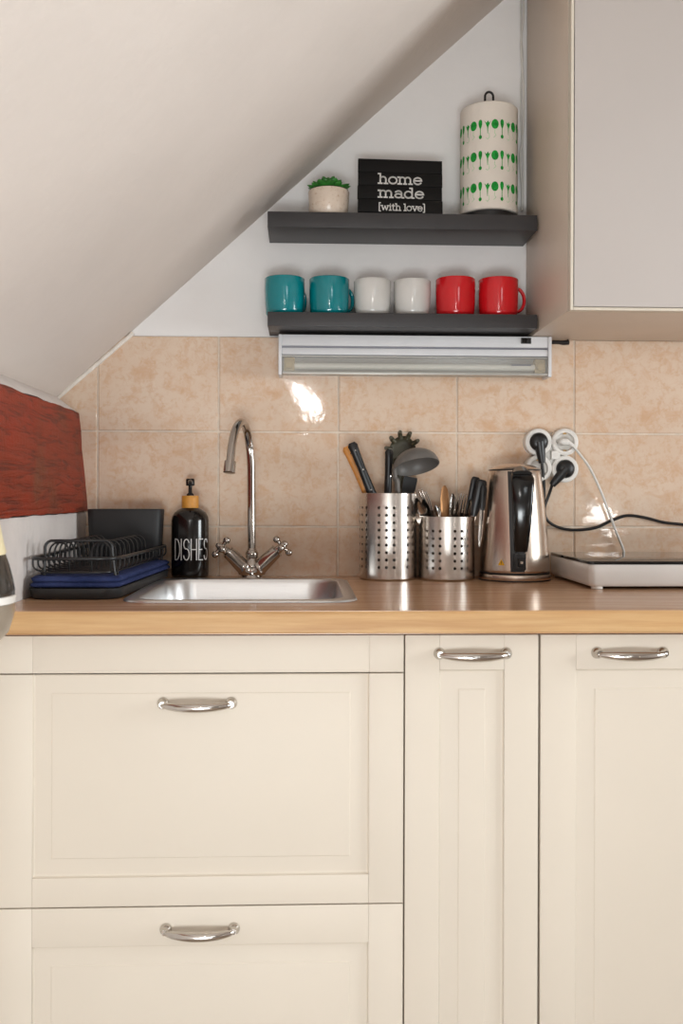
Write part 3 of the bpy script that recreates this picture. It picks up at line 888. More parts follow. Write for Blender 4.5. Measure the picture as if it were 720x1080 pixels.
for (cp, b1_, b2_), nm in ((((233, 577.5), (241.5, 567), (223.5, 586)), 'l'), (((298, 576), (291, 568.5), (304.5, 585.5)), 'r')):
    c = tl(*cp, -.012); A = tl(*b1_, -.012) - c; B = tl(*b2_, -.012) - c
    ax = A.normalized(); out = Vector((ax.z, -.25, -ax.x)) if nm == 'r' else Vector((-ax.z, -.25, ax.x))
    out.normalize(); side = ax.cross(out).normalized(); L = .0175
    mb = MB(); mb.sphere(c, .0085, 16); mb.sphere(c + out * .006, .0062, 14)
    el = tl(240, 582, -.008) if nm == 'l' else tl(292, 581, -.008)
    mb.tube([el, c], [.009, .0075], 16)
    for d in (ax, -ax, side, -side):
        mb.tube([c, c + d * (L * .5), c + d * (L * .72), c + d * L], [.0042, .0036, .0045, .0042], 12); mb.sphere(c + d * (L + .001), .0072, 16)
    mb.build('cross_handle', 'chrome', tp, angle=60)

# ================================================================== SOAP BOTTLE
bl = at(200.3, 600, -.055)
bt = thing('soap_dispenser', 'black pump bottle lettered DISHES with a bamboo collar, left of the tap', 'bottle', (bl.x, -.055, ZC + .0003))
BR = .0378
def bz(py): return at(200, py, -.055 - BR * .0).z - ZC
zsh = bz(546); znk = bz(538)
mb = MB(); mb.lathe([(0, .001), (BR - .006, 0), (BR - .0015, .002), (BR, .007), (BR, zsh - .006), (BR - .0015, zsh + .002), (BR - .006, zsh + .010), (BR - .013, zsh + .016), (.017, znk + .004), (.0145, znk + .008), (.0140, bz(534)), (0, bz(534))], 56)
mb.build('body', 'bottle', bt, angle=60)
mb = MB(); mb.lathe([(0, bz(535.8)), (.0168, bz(535.8)), (.0172, bz(535)), (.0172, bz(523.8)), (.0166, bz(523)), (0, bz(523))], 36); mb.build('collar', 'bamboo', bt, angle=50)
mb = MB()
mb.lathe([(.0075, bz(523)), (.0075, bz(521.5)), (.0042, bz(520)), (.0036, bz(512)), (0, bz(512))], 20)
mb.lathe([(0, bz(512.5)), (.0082, bz(512.5)), (.009, bz(511.5)), (.009, bz(506)), (.0075, bz(505)), (0, bz(505))], 24)
zz = bz(508.5); mb.tube([(0, 0, zz), (.002, -.018, zz), (.004, -.034, zz - .001), (.0045, -.038, zz - .004)], [.0055, .0048, .0042, .0038], 12)
mb.build('pump', 'black_gloss', bt, angle=50)
mb = MB(); cylb = lambda u, v, w: ((BR + .0001 + w) * math.sin(u), -(BR + .0001 + w) * math.cos(u), v)
lettering(mb, 'DISHES', CAPS, -.74, 1.32, bz(589.5), bz(567.5) - bz(589.5), .0019, lambda u, v, w: cylb(u, v, w)) if False else None
def let_b(text, u0, u1, zb_, h):
    # stroke lettering wrapped on the cylinder: u in arc length / BR
    sub = MB(); lettering(sub, text, CAPS, u0 * BR, u1 * BR, zb_, h, .0019, lambda u, v, w: (u, v, w), .0005)
    sub.map(lambda p: cylb(p.x / BR, p.y, p.z))
    return sub
sub = let_b('DISHES', math.radians(-44), math.radians(76), bz(589.5), bz(568) - bz(589.5))
sub.build('lettering', 'letter', bt, smooth=False)

# ================================================================== DISH RACK
FL = at_z(24, 633.5, ZC); FR = at_z(126, 632.5, ZC)
BRx = at(181, 600, -.045).x; BLx = at(90, 600, -.045).x
FLx = max(FL.x, XL + .004); BLx = max(BLx, XL + .003)
Y0 = (FL.y + FR.y) / 2
quad = [(FLx, Y0), (FR.x, Y0), (BRx, -.045), (BLx, -.045)]
cxq = sum(p[0] for p in quad) / 4; cyq = sum(p[1] for p in quad) / 4
Q = [(x - cxq, y - cyq) for x, y in quad]
rk = thing('dish_rack', 'black wire dish rack on its black drip tray, in the corner left of the sink', 'dish rack', (cxq, cyq, ZC + .0003))
mb = MB()
mb.loft([rpoly(Q, .035, 0, inset=.006), rpoly(Q, .038, .003, inset=.002), rpoly(Q, .04, .0165), rpoly(Q, .04, .018, inset=.0012), rpoly(Q, .036, .0175, inset=.005), rpoly(Q, .034, .010, inset=.008), rpoly(Q, .03, .008, inset=.014)])
mb.build('drip_tray', 'black_matt', rk, angle=50)
ZR = .0655; wr = .0021
mb = MB()
rim = rpoly(Q, .035, ZR, 6, inset=.006); mb.tube(rim, .0030, 10, closed=True)
low = rpoly(Q, .03, .0425, 6, inset=.016); mb.tube(low, .0018, 8, closed=True)
def qp(u, v, inset=.006):
    """u across (0 left..1 right), v along (0 front..1 back)"""
    l = Vector(Q[0]).lerp(Vector(Q[3]), v); r = Vector(Q[1]).lerp(Vector(Q[2]), v)
    l = l + Vector((inset, 0)); r = r - Vector((inset, 0))
    return l.lerp(r, u)
mb.build('rim', 'wire', rk, angle=60)
for i in range(13):
    v = .07 + .86 * i / 12
    mb = MB()
    a, b, c, d = qp(0, v), qp(.10, v), qp(.9, v), qp(1, v)
    P = bez([(a.x, a.y, ZR), (a.x + .001, a.y, .05), (b.x, b.y, .0435), (qp(.3, v).x, a.y, .0412), (qp(.7, v).x, a.y, .0412), (c.x, c.y, .0435), (d.x - .001, d.y, .05), (d.x, d.y, ZR)], 5)
    mb.tube(P, .0015, 8); mb.build('basket_wire', 'wire', rk)
for i, v in enumerate((.07, .93)):
    mb = MB(); a, b = qp(.13, v), qp(.92 if i == 0 else .80, v); hA = .094 if i == 0 else .09
    P = [(a.x, a.y, .036), (a.x + .001, a.y, hA - .02)] + [(a.x + .014 - .013 * math.cos(t), a.y, hA - .012 + .012 * math.sin(t)) for t in (0.1, .5, .9, 1.3)] + [(b.x - .014 + .013 * math.sin(t), b.y, hA - .012 + .012 * math.cos(t)) for t in (.2, .6, 1.0, 1.4)] + [(b.x - .001, b.y, hA - .02), (b.x + .004, b.y, .036)]
    mb.tube(P, .0024, 10); mb.build('end_arch', 'wire', rk)
for row, (u0, u1) in enumerate(((.13, .36), (.62, .84))):
    for i in range(9):
        v = .14 + .62 * i / 8; mb = MB(); a, b = qp(u0, v), qp(u1, v); hA = .089
        P = bez([(a.x, a.y, .0412), (a.x, a.y, hA - .016), (a.x + .006, a.y, hA - .003), ((a.x + b.x) / 2, a.y, hA), (b.x - .006, b.y, hA - .003), (b.x, b.y, hA - .016), (b.x, b.y, .0412)], 5)
        mb.tube(P, .0017, 8); mb.build('plate_divider', 'wire', rk)
for u, v in ((.08, .1), (.95, .1), (.08, .93), (.95, .93)):
    mb = MB(); p = qp(u, v); mb.tube([(p.x, p.y, .0088), (p.x, p.y, .045)], .0024, 8); mb.sphere((p.x, p.y, .0115), .0038, 10)
    mb.build('foot', 'wire', rk)
# folded blue cloth lying in the tray under the wires
mb = MB()
def cl_ring(ins, z, sh=0):
    P = rpoly(Q, .02, z, 6, inset=ins)
    return [(x + sh + .0018 * mnoise.noise(Vector((x * 60, y * 60, z * 300))), y, zz_ + .0012 * mnoise.noise(Vector((x * 40, y * 40, 5)))) for x, y, zz_ in P]
C0 = MB()
mb.loft([cl_ring(.008, .0185), cl_ring(.003, .0202), cl_ring(.002, .0235), cl_ring(.005, .0268), cl_ring(.008, .0274), cl_ring(.004, .0286), cl_ring(.003, .033), cl_ring(.008, .0365), cl_ring(.03, .0378)])
ob = mb.build('dish_cloth', 'cloth', loc=(cxq + .002, cyq + .004, ZC + .0003), angle=70)
tag(ob, 'folded dark blue cloth lying in the dish rack tray', 'cloth')

# utensil bin at the back of the rack
bx0, bx1 = at(92.5, 560, -.09).x, at(170.8, 560, -.09).x
uzt = at(130, 537, -.09).z - ZC
ub = thing('cutlery_bin', 'dark grey open plastic bin standing at the back of the dish rack', 'container', ((bx0 + bx1) / 2, -.075, ZC + .0432))
hwb = (bx1 - bx0) / 2; zt_ = uzt - .0432
mb = MB()
R = lambda i, z, tp_=0: rrect(-hwb + i + tp_, hwb - i - tp_, -.03 + i, .03 - i, .014, z, 6)
mb.loft([R(.003, 0, .005), R(0, .004, .005), R(0, zt_ - .002, 0), R(.0008, zt_, 0), R(.0028, zt_, 0), R(.003, zt_ - .01, 0), R(.004, .005, .005)])
mb.build('bin', 'black_matt', ub, angle=50)

# ================================================================== PERFORATED CANISTERS
def canister(label, px, pyb, rpx, pyt, rows, row0, pitch_px, off):
    dep = .17 * FPX / (pyb - CY)
    yfr = CAM.y + dep + .0
    R = None
    # centre so that the near edge of the base is at pyb
    Yc = yfr
    for _ in range(4):
        R = abs(at(px + rpx, 560, Yc).x - at(px, 560, Yc).x); Yc = yfr + R
    Yc = min(Yc, -.0095 - R - .002)
    c = at(px, 560, Yc); H = at(px, pyt, Yc - R).z - ZC
    o = thing('utensil_canister', label, 'canister', (c.x, Yc, ZC + .0003), 'perforated steel canisters')
    zrows = [at(px, row0 + pitch_px * k, Yc - R).z - ZC for k in range(rows)]
    p = zrows[0] - zrows[1]; hr = .0030
    NS = 72; dA = 2 * PI / NS        # 5 degree columns; holes sit at the centre of 3-column cells (15 degrees)
    mb = MB()
    def cp(a, z, r=R): return (r * math.sin(a), -r * math.cos(a), z)
    offr = math.radians(off)
    V = []; Fc = []
    def quadc(a0, a1, z0, z1, n=3):
        for k in range(n):
            b0 = a0 + (a1 - a0) * k / n; b1 = a0 + (a1 - a0) * (k + 1) / n
            i = len(V); V.extend([cp(b0, z0), cp(b1, z0), cp(b1, z1), cp(b0, z1)]); Fc.append((i, i + 1, i + 2, i + 3))
    zt, zb_ = zrows[0] + p / 2, zrows[-1] - p / 2
    for gi in range(6):
        g0 = offr + gi * PI / 3
        for cc_ in range(-1, 2):
            ac = g0 + cc_ * math.radians(15); a0, a1 = ac - math.radians(7.5), ac + math.radians(7.5)
            for z in zrows:
                n = 16; outer = []; inner = []
                ha, hz = math.radians(7.5), p / 2
                for k in range(n):
                    t_ = 2 * PI * k / n; cx2, sx2 = math.cos(t_), math.sin(t_); m_ = max(abs(cx2), abs(sx2))
                    outer.append((ac + ha * cx2 / m_, z + hz * sx2 / m_)); inner.append((ac + hr / R * cx2, z + hr * sx2))
                i = len(V)
                V.extend([cp(*q_) for q_ in outer]); V.extend([cp(*q_) for q_ in inner]); V.extend([cp(q_[0], q_[1], R - .0009) for q_ in inner])
                for k in range(n):
                    j = (k + 1) % n
                    Fc.append((i + k, i + j, i + n + j, i + n + k)); Fc.append((i + n + k, i + n + j, i + 2 * n + j, i + 2 * n + k))
            quadc(a0, a1, .003, zb_); quadc(a0, a1, zt, H)
        a0 = g0 + math.radians(22.5); a1 = g0 + math.radians(37.5)
        quadc(a0, a1, .003, zb_); quadc(a0, a1, zb_, zt); quadc(a0, a1, zt, H)
    mb.faces(V, Fc)
    bmesh.ops.remove_doubles(mb.bm, verts=mb.bm.verts[:], dist=2e-5)
    mb.lathe([(R, .003), (R - .001, .001), (R - .004, 0), (0, 0)], 72, a0=offr)
    mb.lathe([(R, H), (R - .0004, H + .0005), (R - .001, H), (R - .001, H - .004)], 72)
    wall = mb.build('shell', 'steel', o, angle=50)
    mb = MB(); mb.lathe([(R - .0012, .002), (R - .0012, H - .004)], 60); ins = mb.build('inner_wall', 'black_matt', o) if False else mb.bm.free()
    return o, c.x, Yc, R, H
can1, c1x, c1y, c1r, c1h = canister('taller perforated steel canister holding the ladle and knives', 409, 613, 30.0, 520.5, 9, 535.8, 7.88, -8)
can2, c2x, c2y, c2r, c2h = canister('shorter perforated steel canister full of cutlery, beside the kettle', 471, 613.5, 29.2, 545.5, 6, 560.5, 7.9, 23)

# ------------------------------------------------------------------ tools standing in the canisters
def aim(o, base, tip, twist=0.0):
    """object's local +Z from base to tip, local -Y facing the room, then twisted"""
    base, tip = Vector(base), Vector(tip); z = (tip - base).normalized()
    y = Vector((0, 1, 0)); x = y.cross(z).normalized(); y = z.cross(x)
    m = Matrix((x, y, z)).transposed()
    o.rotation_euler = (m.to_4x4() @ Matrix.Rotation(twist, 4, 'Z')).to_euler(); o.location = base
    return (tip - base).length
def spot(cx, cy, px_tip, py_tip, dy, bx, by):
    """base inside canister, tip seen at a place in depth cy+dy"""
    return Vector((cx + bx, cy + by, ZC + .006)), at(px_tip, py_tip, cy + dy)
def flat_bar(mb, sec):
    """sec: list of (z, halfwidth, halfthick, yoff)"""
    rings = []
    for z, w, t_, y in sec:
        rings.append([(w * math.cos(a), y + t_ * math.sin(a), z) for a in [2 * PI * k / 12 for k in range(12)]])
    mb.loft(rings)
def kitchen_knife(label, base, tip, twist, handle_mat, L_handle=.10, w=.0095, group='knives in the taller canister'):
    o = thing('kitchen_knife', label, 'knife', (0, 0, 0), group); L = aim(o, base, tip, twist)
    z0 = L - L_handle
    mb = MB(); flat_bar(mb, [(0, .001, .0004, 0), (.02, .006, .0007, 0), (z0 * .7, .010, .0009, 0), (z0 + .001, .0105, .001, 0)]); mb.build('blade', 'cutlery', o)
    mb = MB(); flat_bar(mb, [(z0, w * .9, .006, 0), (z0 + .006, w * 1.15, .0075, .0), (z0 + .016, w, .0078, 0), (z0 + L_handle * .55, w * .86, .0078, 0), (z0 + L_handle * .85, w * .98, .0078, -.001), (z0 + L_handle * .95, w * 1.12, .0075, -.001), (L, w * .7, .005, -.001)])
    hd = mb.build('handle', handle_mat, o, angle=60)
    for f in (.16, .52, .86):
        mb = MB(); mb.lathe([(0, .0012), (.0016, .001), (.0018, 0), (.0018, -.002)], 12, (0, -.0078, z0 + L_handle * f), 'Y')
        mb.build('rivet', 'cutlery', hd)
    return o
b, tpt = spot(c1x, c1y, 370.5, 467, -.015, .034, -.004); kitchen_knife('black riveted knife handle leaning left out of the taller canister', b, tpt, .15, 'black', .122, .0095)
b, tpt = spot(c1x, c1y, 364.5, 471, .006, .036, .014); kitchen_knife('wooden knife handle leaning left behind the black riveted one', b, tpt, .4, 'knife_wood', .122, .0095)
b, tpt = spot(c1x, c1y, 410, 474, .014, -.002, .02); kitchen_knife('black riveted knife handle standing upright to the left of the ladle', b, tpt, .5, 'black', .115, .0085)
# spaghetti server
b, tpt = spot(c1x, c1y, 424.5, 473, .044, .006, .040)
o = thing('pasta_server', 'dark olive pasta server with prongs rising behind the ladle', 'utensil', (0, 0, 0)); L = aim(o, b, tpt, 0)
mb = MB(); flat_bar(mb, [(0, .006, .003, 0), (L * .6, .0055, .003, 0), (L - .04, .009, .003, 0), (L - .022, .014, .003, 0)])
mb.build('handle', 'olive_nylon', o)
mb = MB(); rings = []
for k, (s, y) in enumerate(((.02, 0.0), (.5, .004 * .8), (.8, .001), (1, -.006))):
    rings.append([(.0285 * s * math.cos(a), y + .001, L - .008 + .034 * s * math.sin(a)) for a in [2 * PI * i / 24 for i in range(24)]])
r2 = [[(x, y + .003, z) for x, y, z in r] for r in rings[::-1]]
mb.loft(rings + r2)
for k in range(8):
    a = math.radians(-28 + 236 * k / 7)
    p0 = Vector((.027 * math.cos(a), -.004, L - .008 + .0325 * math.sin(a))); d = Vector((math.cos(a), 0, math.sin(a)))
    mb.tube([p0 - d * .004, p0 + d * .005 + Vector((0, -.003, 0)), p0 + d * .0085 + Vector((0, -.008, 0)), p0 + d * .0095 + Vector((0, -.014, 0))], [.0052, .0050, .0046, .0036], 10)
mb.build('head', 'olive_nylon', o, angle=60)
# ladle
b = Vector((c1x + .012, c1y - .012, ZC + .006)); tpt = at(421, 506, c1y - .022)
o = thing('ladle', 'grey nylon ladle hooked bowl-down over the taller canister', 'ladle', b)
cb = at(439, 492.5, c1y - .022) - b
nrm = Vector((.16, -.36, -.9)).normalized()         # opening direction
xax = Vector((1, 0, .24)); xax = (xax - nrm * xax.dot(nrm)).normalized(); yax = nrm.cross(xax)
RL = .0475; mb = MB(); rings = []
def lring(r, dep): return [tuple(cb + xax * (r * math.cos(a)) + yax * (r * .92 * math.sin(a)) - nrm * dep) for a in [2 * PI * i / 36 for i in range(36)]]
prof = [(RL * math.cos(t_), RL * .80 * math.sin(t_)) for t_ in [PI / 2 * .985 * i / 9 for i in range(10)]]
outer = [lring(r, d) for r, d in prof]; inner = [lring(max(r - .0016, .0004), d - .0016 if d > .002 else -.0002) for r, d in prof]
mb.loft(outer[::-1] + inner)
mb.build('bowl', 'grey_nylon', o, angle=60)
e1 = cb - xax * RL * .97
mb = MB(); P = bez([(0, 0, 0), (tpt - b) * .6, tpt - b + Vector((-.004, 0, -.01)), e1 + Vector((.002, 0, -.014)), e1 + Vector((.001, .0, .002)), e1 + xax * .006 - nrm * .010], 8)
n = len(P); mb.tube(P, [.006 + .0035 * math.sin(PI * min(i / n * 1.1, 1)) for i in range(n)], 14, flat=(1.25, .6)); mb.build('handle', 'grey_nylon', o, angle=60)
# dark turner handle to the right of the ladle
b, tpt = spot(c1x, c1y, 433, 503, .036, .012, .024)
o = thing('turner', 'dark nylon turner blade showing behind and below the ladle bowl', 'utensil', (0, 0, 0)); L = aim(o, b, tpt, 0.2)
mb = MB(); flat_bar(mb, [(0, .005, .003, 0), (L * .62, .0055, .003, 0)]); mb.build('handle', 'black', o)
mb = MB(); mb.loft([rrect(-w_, w_, -.0012, .0012, .001, z, 2) for z, w_ in ((L * .6, .006), (L * .72, .013), (L - .006, .0155), (L, .0145))]); mb.build('blade', 'black_matt', o)

# cutlery
def spoon_mb(L, w=.0125):
    mb = MB(); flat_bar(mb, [(0, .0065, .001, 0), (.03, .006, .0012, 0), (L * .55, .003, .0014, 0), (L - .052, .0026, .0016, .0)])
    rings = []; n = 10
    for i in range(n + 1):
        t_ = i / n; z = L - .054 + .054 * t_; ww = max(w * math.sin(PI * min(.12 + .88 * t_, 1)) ** .62, .0006) if t_ < 1 else .0008
        dp = .006 * math.sin(PI * t_)
        row = []
        for k in range(9): 
            u = -1 + 2 * k / 8; row.append((ww * u, dp * (1 - u * u) - .0006, z))
        row += [(x, y + .0012, z_) for x, y, z_ in row[::-1]]
        rings.append(row)
    mb.loft(rings); return mb
def fork_mb(L):
    mb = MB(); flat_bar(mb, [(0, .0065, .001, 0), (.03, .006, .0012, 0), (L * .55, .003, .0014, 0), (L - .066, .0028, .0015, 0), (L - .058, .008, .001, .002), (L - .046, .0112, .001, .003), (L - .04, .0112, .0009, .003)])
    for x in (-.0092, -.0031, .0031, .0092):
        mb.loft([rrect(x - w_, x + w_, y - .0007, y + .0007, .0004, z, 2) for z, w_, y in ((L - .042, .0019, .003), (L - .02, .0015, .0025), (L, .0007, -.001))])
    return mb
def tknife_mb(L):
    mb = MB(); flat_bar(mb, [(0, .0055, .0025, 0), (L * .45, .0062, .0028, 0), (L * .5, .005, .0018, 0), (L * .54, .0078, .0009, 0), (L * .85, .0088, .0008, 0), (L * .95, .0072, .0007, .0), (L, .0022, .0004, .0)])
    return mb
CUT = [
 ('spoon', 441, 529, -.020, -.022, .02, -.35, 'spoon leaning furthest left over the rim of the cutlery canister', 'cutlery'),
 ('spoon', 437, 523.5, -.004, -.016, .024, -.5, 'spoon behind the furthest left one, resting by the taller canister', 'cutlery'),
 ('spoon', 446.5, 526, -.02, -.01, .012, -.9, 'spoon turned edge-on at the left of the cutlery canister', 'cutlery'),
 ('fork', 440.5, 517, .014, -.01, -.002, -.5, 'fork with the highest tines at the left of the cutlery canister', 'cutlery'),
 ('fork', 447, 518.5, .008, -.008, .006, -1.1, 'fork turned sideways at the left of the cutlery canister', 'cutlery'),
 ('table_knife', 468.5, 512.0, -.002, -.002, -.004, .1, 'table knife with a broad warm-toned blade standing in the middle of the cutlery canister', 'bronze'),
 ('table_knife', 477.5, 520.5, .004, .004, .004, .5, 'slim steel table knife right of the warm-toned blade', 'cutlery'),
 ('fork', 485.5, 521.5, .006, .006, -.004, .8, 'fork just right of the slim steel table knife', 'cutlery'),
 ('table_knife', 483, 528, -.02, .004, -.01, 1.0, 'short knife blade in front of the forks at the right of the cutlery canister', 'cutlery'),
 ('fork', 490.5, 520.5, .012, .012, .006, .3, 'fork standing beside the black-handled tools', 'cutlery'),
 ('table_knife', 496, 527, -.014, .016, -.008, .7, 'table knife at the right rim of the cutlery canister', 'cutlery'),
 ('spoon', 459, 533, .024, .012, .006, .2, 'low spoon at the back of the cutlery canister, left of the warm-toned blade', 'cutlery'),
]
for kind, px, py, dy, bx, by, tw, lab, m in CUT:
    b = Vector((c2x + bx * .9, c2y + by - dy * .6, ZC + .006)); tip = at(px, py, c2y + dy)
    L = (tip - b).length
    mb = {'spoon': spoon_mb, 'fork': fork_mb, 'table_knife': tknife_mb}[kind](L)
    o = mb.build(kind, m, angle=50); aim(o, b, tip, tw)
    tag(o, lab, {'table_knife': 'knife'}.get(kind, kind), 'cutlery in the shorter canister')
# black-handled tools at the right rim
def handled_tool(label, b, tip, tw, L_h, w, th, blade):
    o = thing('peeler' if blade else 'scissors', label, 'utensil', (0, 0, 0)); L = aim(o, b, tip, tw)
    mb = MB(); flat_bar(mb, [(L - L_h, w * .6, th * .8, 0), (L - L_h * .8, w, th, 0), (L - L_h * .3, w * 1.15, th, 0), (L - .008, w * 1.2, th, 0), (L - .002, w * 1.0, th * .9, 0), (L, w * .7, th * .6, 0)]); mb.build('handle', 'black', o, angle=60)
    mb = MB(); flat_bar(mb, [(0, .001, .0005, 0), (.02, .005, .0008, 0), (L - L_h + .004, .0055, .001, 0)]); mb.build('blade', 'cutlery', o)
    return o
handled_tool('black-handled tool standing in the cutlery canister, nearest the forks', Vector((c2x + .018, c2y + .004, ZC + .006)), at(502, 503, c2y - .002), .3, .085, .0085, .005, True)
handled_tool('black-handled tool leaning to the kettle at the right of the cutlery canister', Vector((c2x + .024, c2y - .012, ZC + .006)), at(508.5, 506, c2y - .02), .1, .075, .0095, .0055, True)
# narrow knife hooked outside the canister rim, blade down
kb = at(505.5, 577, c2y - .034); kt = at(510.5, 512, c2y - .03)
o = thing('paring_knife', 'small knife hanging blade-down between the cutlery canister and the kettle', 'knife', (0, 0, 0)); L = aim(o, kb, kt, .25)
mb = MB(); flat_bar(mb, [(0, .0008, .0005, 0), (.02, .0045, .0008, 0), (L * .62, .006, .001, 0)]); mb.build('blade', 'cutlery', o)
mb = MB(); flat_bar(mb, [(L * .6, .005, .003, 0), (L * .68, .0065, .0035, 0), (L * .95, .007, .0035, 0), (L, .004, .002, 0)]); mb.build('handle', 'black', o, angle=60)

# ================================================================== KETTLE
ky = -.098; kx_ = at(542.3, 600, ky).x
kt_ = thing('electric_kettle', 'brushed steel electric kettle with a black handle facing the room', 'kettle', (kx_, ky, ZC + .0003))
def kz(py, dy=-.03): return at(542, py, ky + dy).z - ZC
def kr_(px0, px1): return (at(px1, 560, ky).x - at(px0, 560, ky).x) / 2
rb0 = kr_(505.3, 579.5); rb1 = kr_(506.5, 578.5); rtp = kr_(513, 567)
mb = MB(); mb.lathe([(0, 0), (rb0 - .002, 0), (rb0, .002), (rb0, .011), (rb0 - .001, .013), (rb0 - .006, .0135), (0, .0135)], 64); mb.mi = 1
mb.lathe([(rb0 - .001, 0), (rb0 + .0006, .0004), (rb0 + .0006, .0022), (rb0, .0024)], 64)
mb.build('power_base', ['kettle_steel', 'black'], kt_, angle=50)
zt_ = kz(497); zt2 = kz(489)
mb = MB()
prof = [(0, .0138), (rb1 - .005, .0138), (rb1 - .002, .0142)]
mb.mi = 1; mb.lathe([(rb1 - .004, .0137), (rb1 + .0002, .0142), (rb1 + .0002, .0168), (rb1 - .001, .017)], 64); mb.mi = 0
NP = 16; pr = [(rb1 - .001, .0166), (rb1, .019)]
for i in range(NP + 1):
    u = i / NP; z = .022 + (zt_ - .022) * u
    r = rb1 + (rtp - rb1) * (u ** 1.35); pr.append((r, z))
pr += [(rtp - .0015, zt_ + .002)]
mb.lathe(pr, 64); mb.build('body', ['kettle_steel', 'black'], kt_, angle=50)
def kbr(z):
    u = max(0, min(1, (z - .022) / (zt_ - .022))); return rb1 + (rtp - rb1) * (u ** 1.35)
mb = MB(); mb.lathe([(rtp - .0012, zt_ + .0018), (rtp - .0005, zt_ + .0035), (rtp - .004, zt_ + .0065), (rtp - .016, zt_ + .012), (rtp * .4, zt_ + .0155), (0, zt_ + .0165)], 56); mb.mi = 1
mb.lathe([(rtp - .0012, zt_ + .001), (rtp + .0003, zt_ + .002), (rtp - .0008, zt_ + .004)], 56)
mb.build('lid', ['kettle_steel', 'black'], kt_, angle=50)
# handle: backing strip on the body and the grip standing clear of it
HA = math.radians(-5)
def kp(x, rad, z):   # local frame turned by HA about Z, rad = distance to the front
    return (x * math.cos(HA) + rad * math.sin(HA), x * math.sin(HA) - rad * math.cos(HA), z)
mb = MB(); zA_, zB_ = .020, zt_ - .001; rings = []
for i in range(15):
    z = zA_ + (zB_ - zA_) * i / 14; r = kbr(z); w = .0135 + .004 * (i / 14)
    ring = []
    for k in range(7):
        x = -w + 2 * w * k / 6; ring.append(kp(x - .003, math.sqrt(r * r - x * x) + .0022, z))
    for k in range(6, -1, -1):
        x = -w + 2 * w * k / 6; ring.append(kp(x - .003, math.sqrt(r * r - x * x) - .001, z))
    rings.append(ring)
mb.loft(rings); mb.build('handle_mount', 'black', kt_, angle=40)
mb = MB(); rings = []; N = 26
zlow, zhi = kz(583, -.1), zt_ - .004
for i in range(N + 1):
    u = i / N; z = zlow + (zhi - zlow) * u
    out = .036 * (math.sin(PI * min(u * .62 + .14, 1)) ** .7) if u < .9 else .036 * (math.sin(PI * (.9 * .62 + .14)) ** .7)
    out = .008 + .034 * math.sin(PI * (.08 + .55 * u)) if u < .85 else (.008 + .034 * math.sin(PI * (.08 + .55 * .85))) * (1 - ((u - .85) / .15) ** 2.2 * .55)
    w = .0125 + .0105 * (u ** .8); th = .0080
    if u > .93: w *= 1 - (u - .93) / .07 * .12
    r = kbr(z) + out
    ring = []
    for k in range(16):
        a = 2 * PI * k / 16; ca, sa = math.cos(a), math.sin(a)
        ring.append(kp(.0025 + .002 * u + w * math.copysign(abs(ca) ** .7, ca), r - th + th * math.copysign(abs(sa) ** .8, sa), z))
    rings.append(ring)
mb.loft(rings)
top = [kp(.0045 + s * .016, 0, 0) for s in (-1, 1)]
rr_ = []
for i in range(6):
    u = i / 5; rad = (kbr(zhi) + .024) * (1 - u) + (kbr(zhi) - .012) * u
    ring = []
    for k in range(12):
        a = 2 * PI * k / 12; ring.append(kp(.0045 + .0195 * math.cos(a) * (1 - .3 * u), rad, zt_ - .0055 + .010 * u + .0055 * math.sin(a)))
    rr_.append(ring)
mb.loft(rr_)
rings = []
for i in range(5):
    u = i / 4; rad = (kbr(zlow) + .012) * (1 - u) + (kbr(zlow) - .004) * u
    rings.append([kp(.0025 + .0105 * math.cos(2 * PI * k / 12), rad, zlow + .004 + .009 * math.sin(2 * PI * k / 12)) for k in range(12)])
mb.loft(rings)
mb.build('handle', 'black_gloss', kt_, angle=60)
zs_ = kz(593.5, -.07)
mb = MB(); r = kbr(zs_)
def kbox(x0, x1, r0, r1, z0, z1): mb.loft([[kp(x0, r0, z0), kp(x1, r0, z0), kp(x1, r0, z1), kp(x0, r0, z1)], [kp(x0 + .001, r1, z0 + .001), kp(x1 - .001, r1, z0 + .001), kp(x1 - .001, r1, z1 - .001), kp(x0 + .001, r1, z1 - .001)]])
kbox(-.011, .0135, r - .002, r + .006, zs_ - .0155, zs_ + .018); kbox(-.003, .011, r + .006, r + .0085, zs_ - .008, zs_ + .008)
sw2 = mb.build('switch_housing', 'black', kt_, angle=20)
mb = MB(); kbox(.0, .007, r + .0085, r + .0105, zs_ - .003, zs_ + .004); mb.build('switch', 'cutlery', sw2, angle=20)
mb = MB(); zc = kz(594, -.07); r = kbr(zc) + .0004; ac = math.radians(-34)
def kd(dx, dz, off=0): a_ = ac + dx / r; rr2 = kbr(zc + dz) + .0004 + off; return (rr2 * math.sin(a_), -rr2 * math.cos(a_), zc + dz)
mb.faces([kd(-.0068, -.0052), kd(.0068, -.0052), kd(0, .0066), kd(0, -.001)], [(0, 1, 3), (1, 2, 3), (2, 0, 3)]); mb.mi = 1
for z0, z1_, w_ in ((-.0038, -.0026, .0006), (-.0018, .003, .0007)):
    mb.faces([kd(-w_, z0, .0002), kd(w_, z0, .0002), kd(w_, z1_, .0002), kd(-w_, z1_, .0002)], [(0, 1, 2, 3)])
mb.build('warning_sticker', ['yellow', 'black'], kt_, smooth=False)

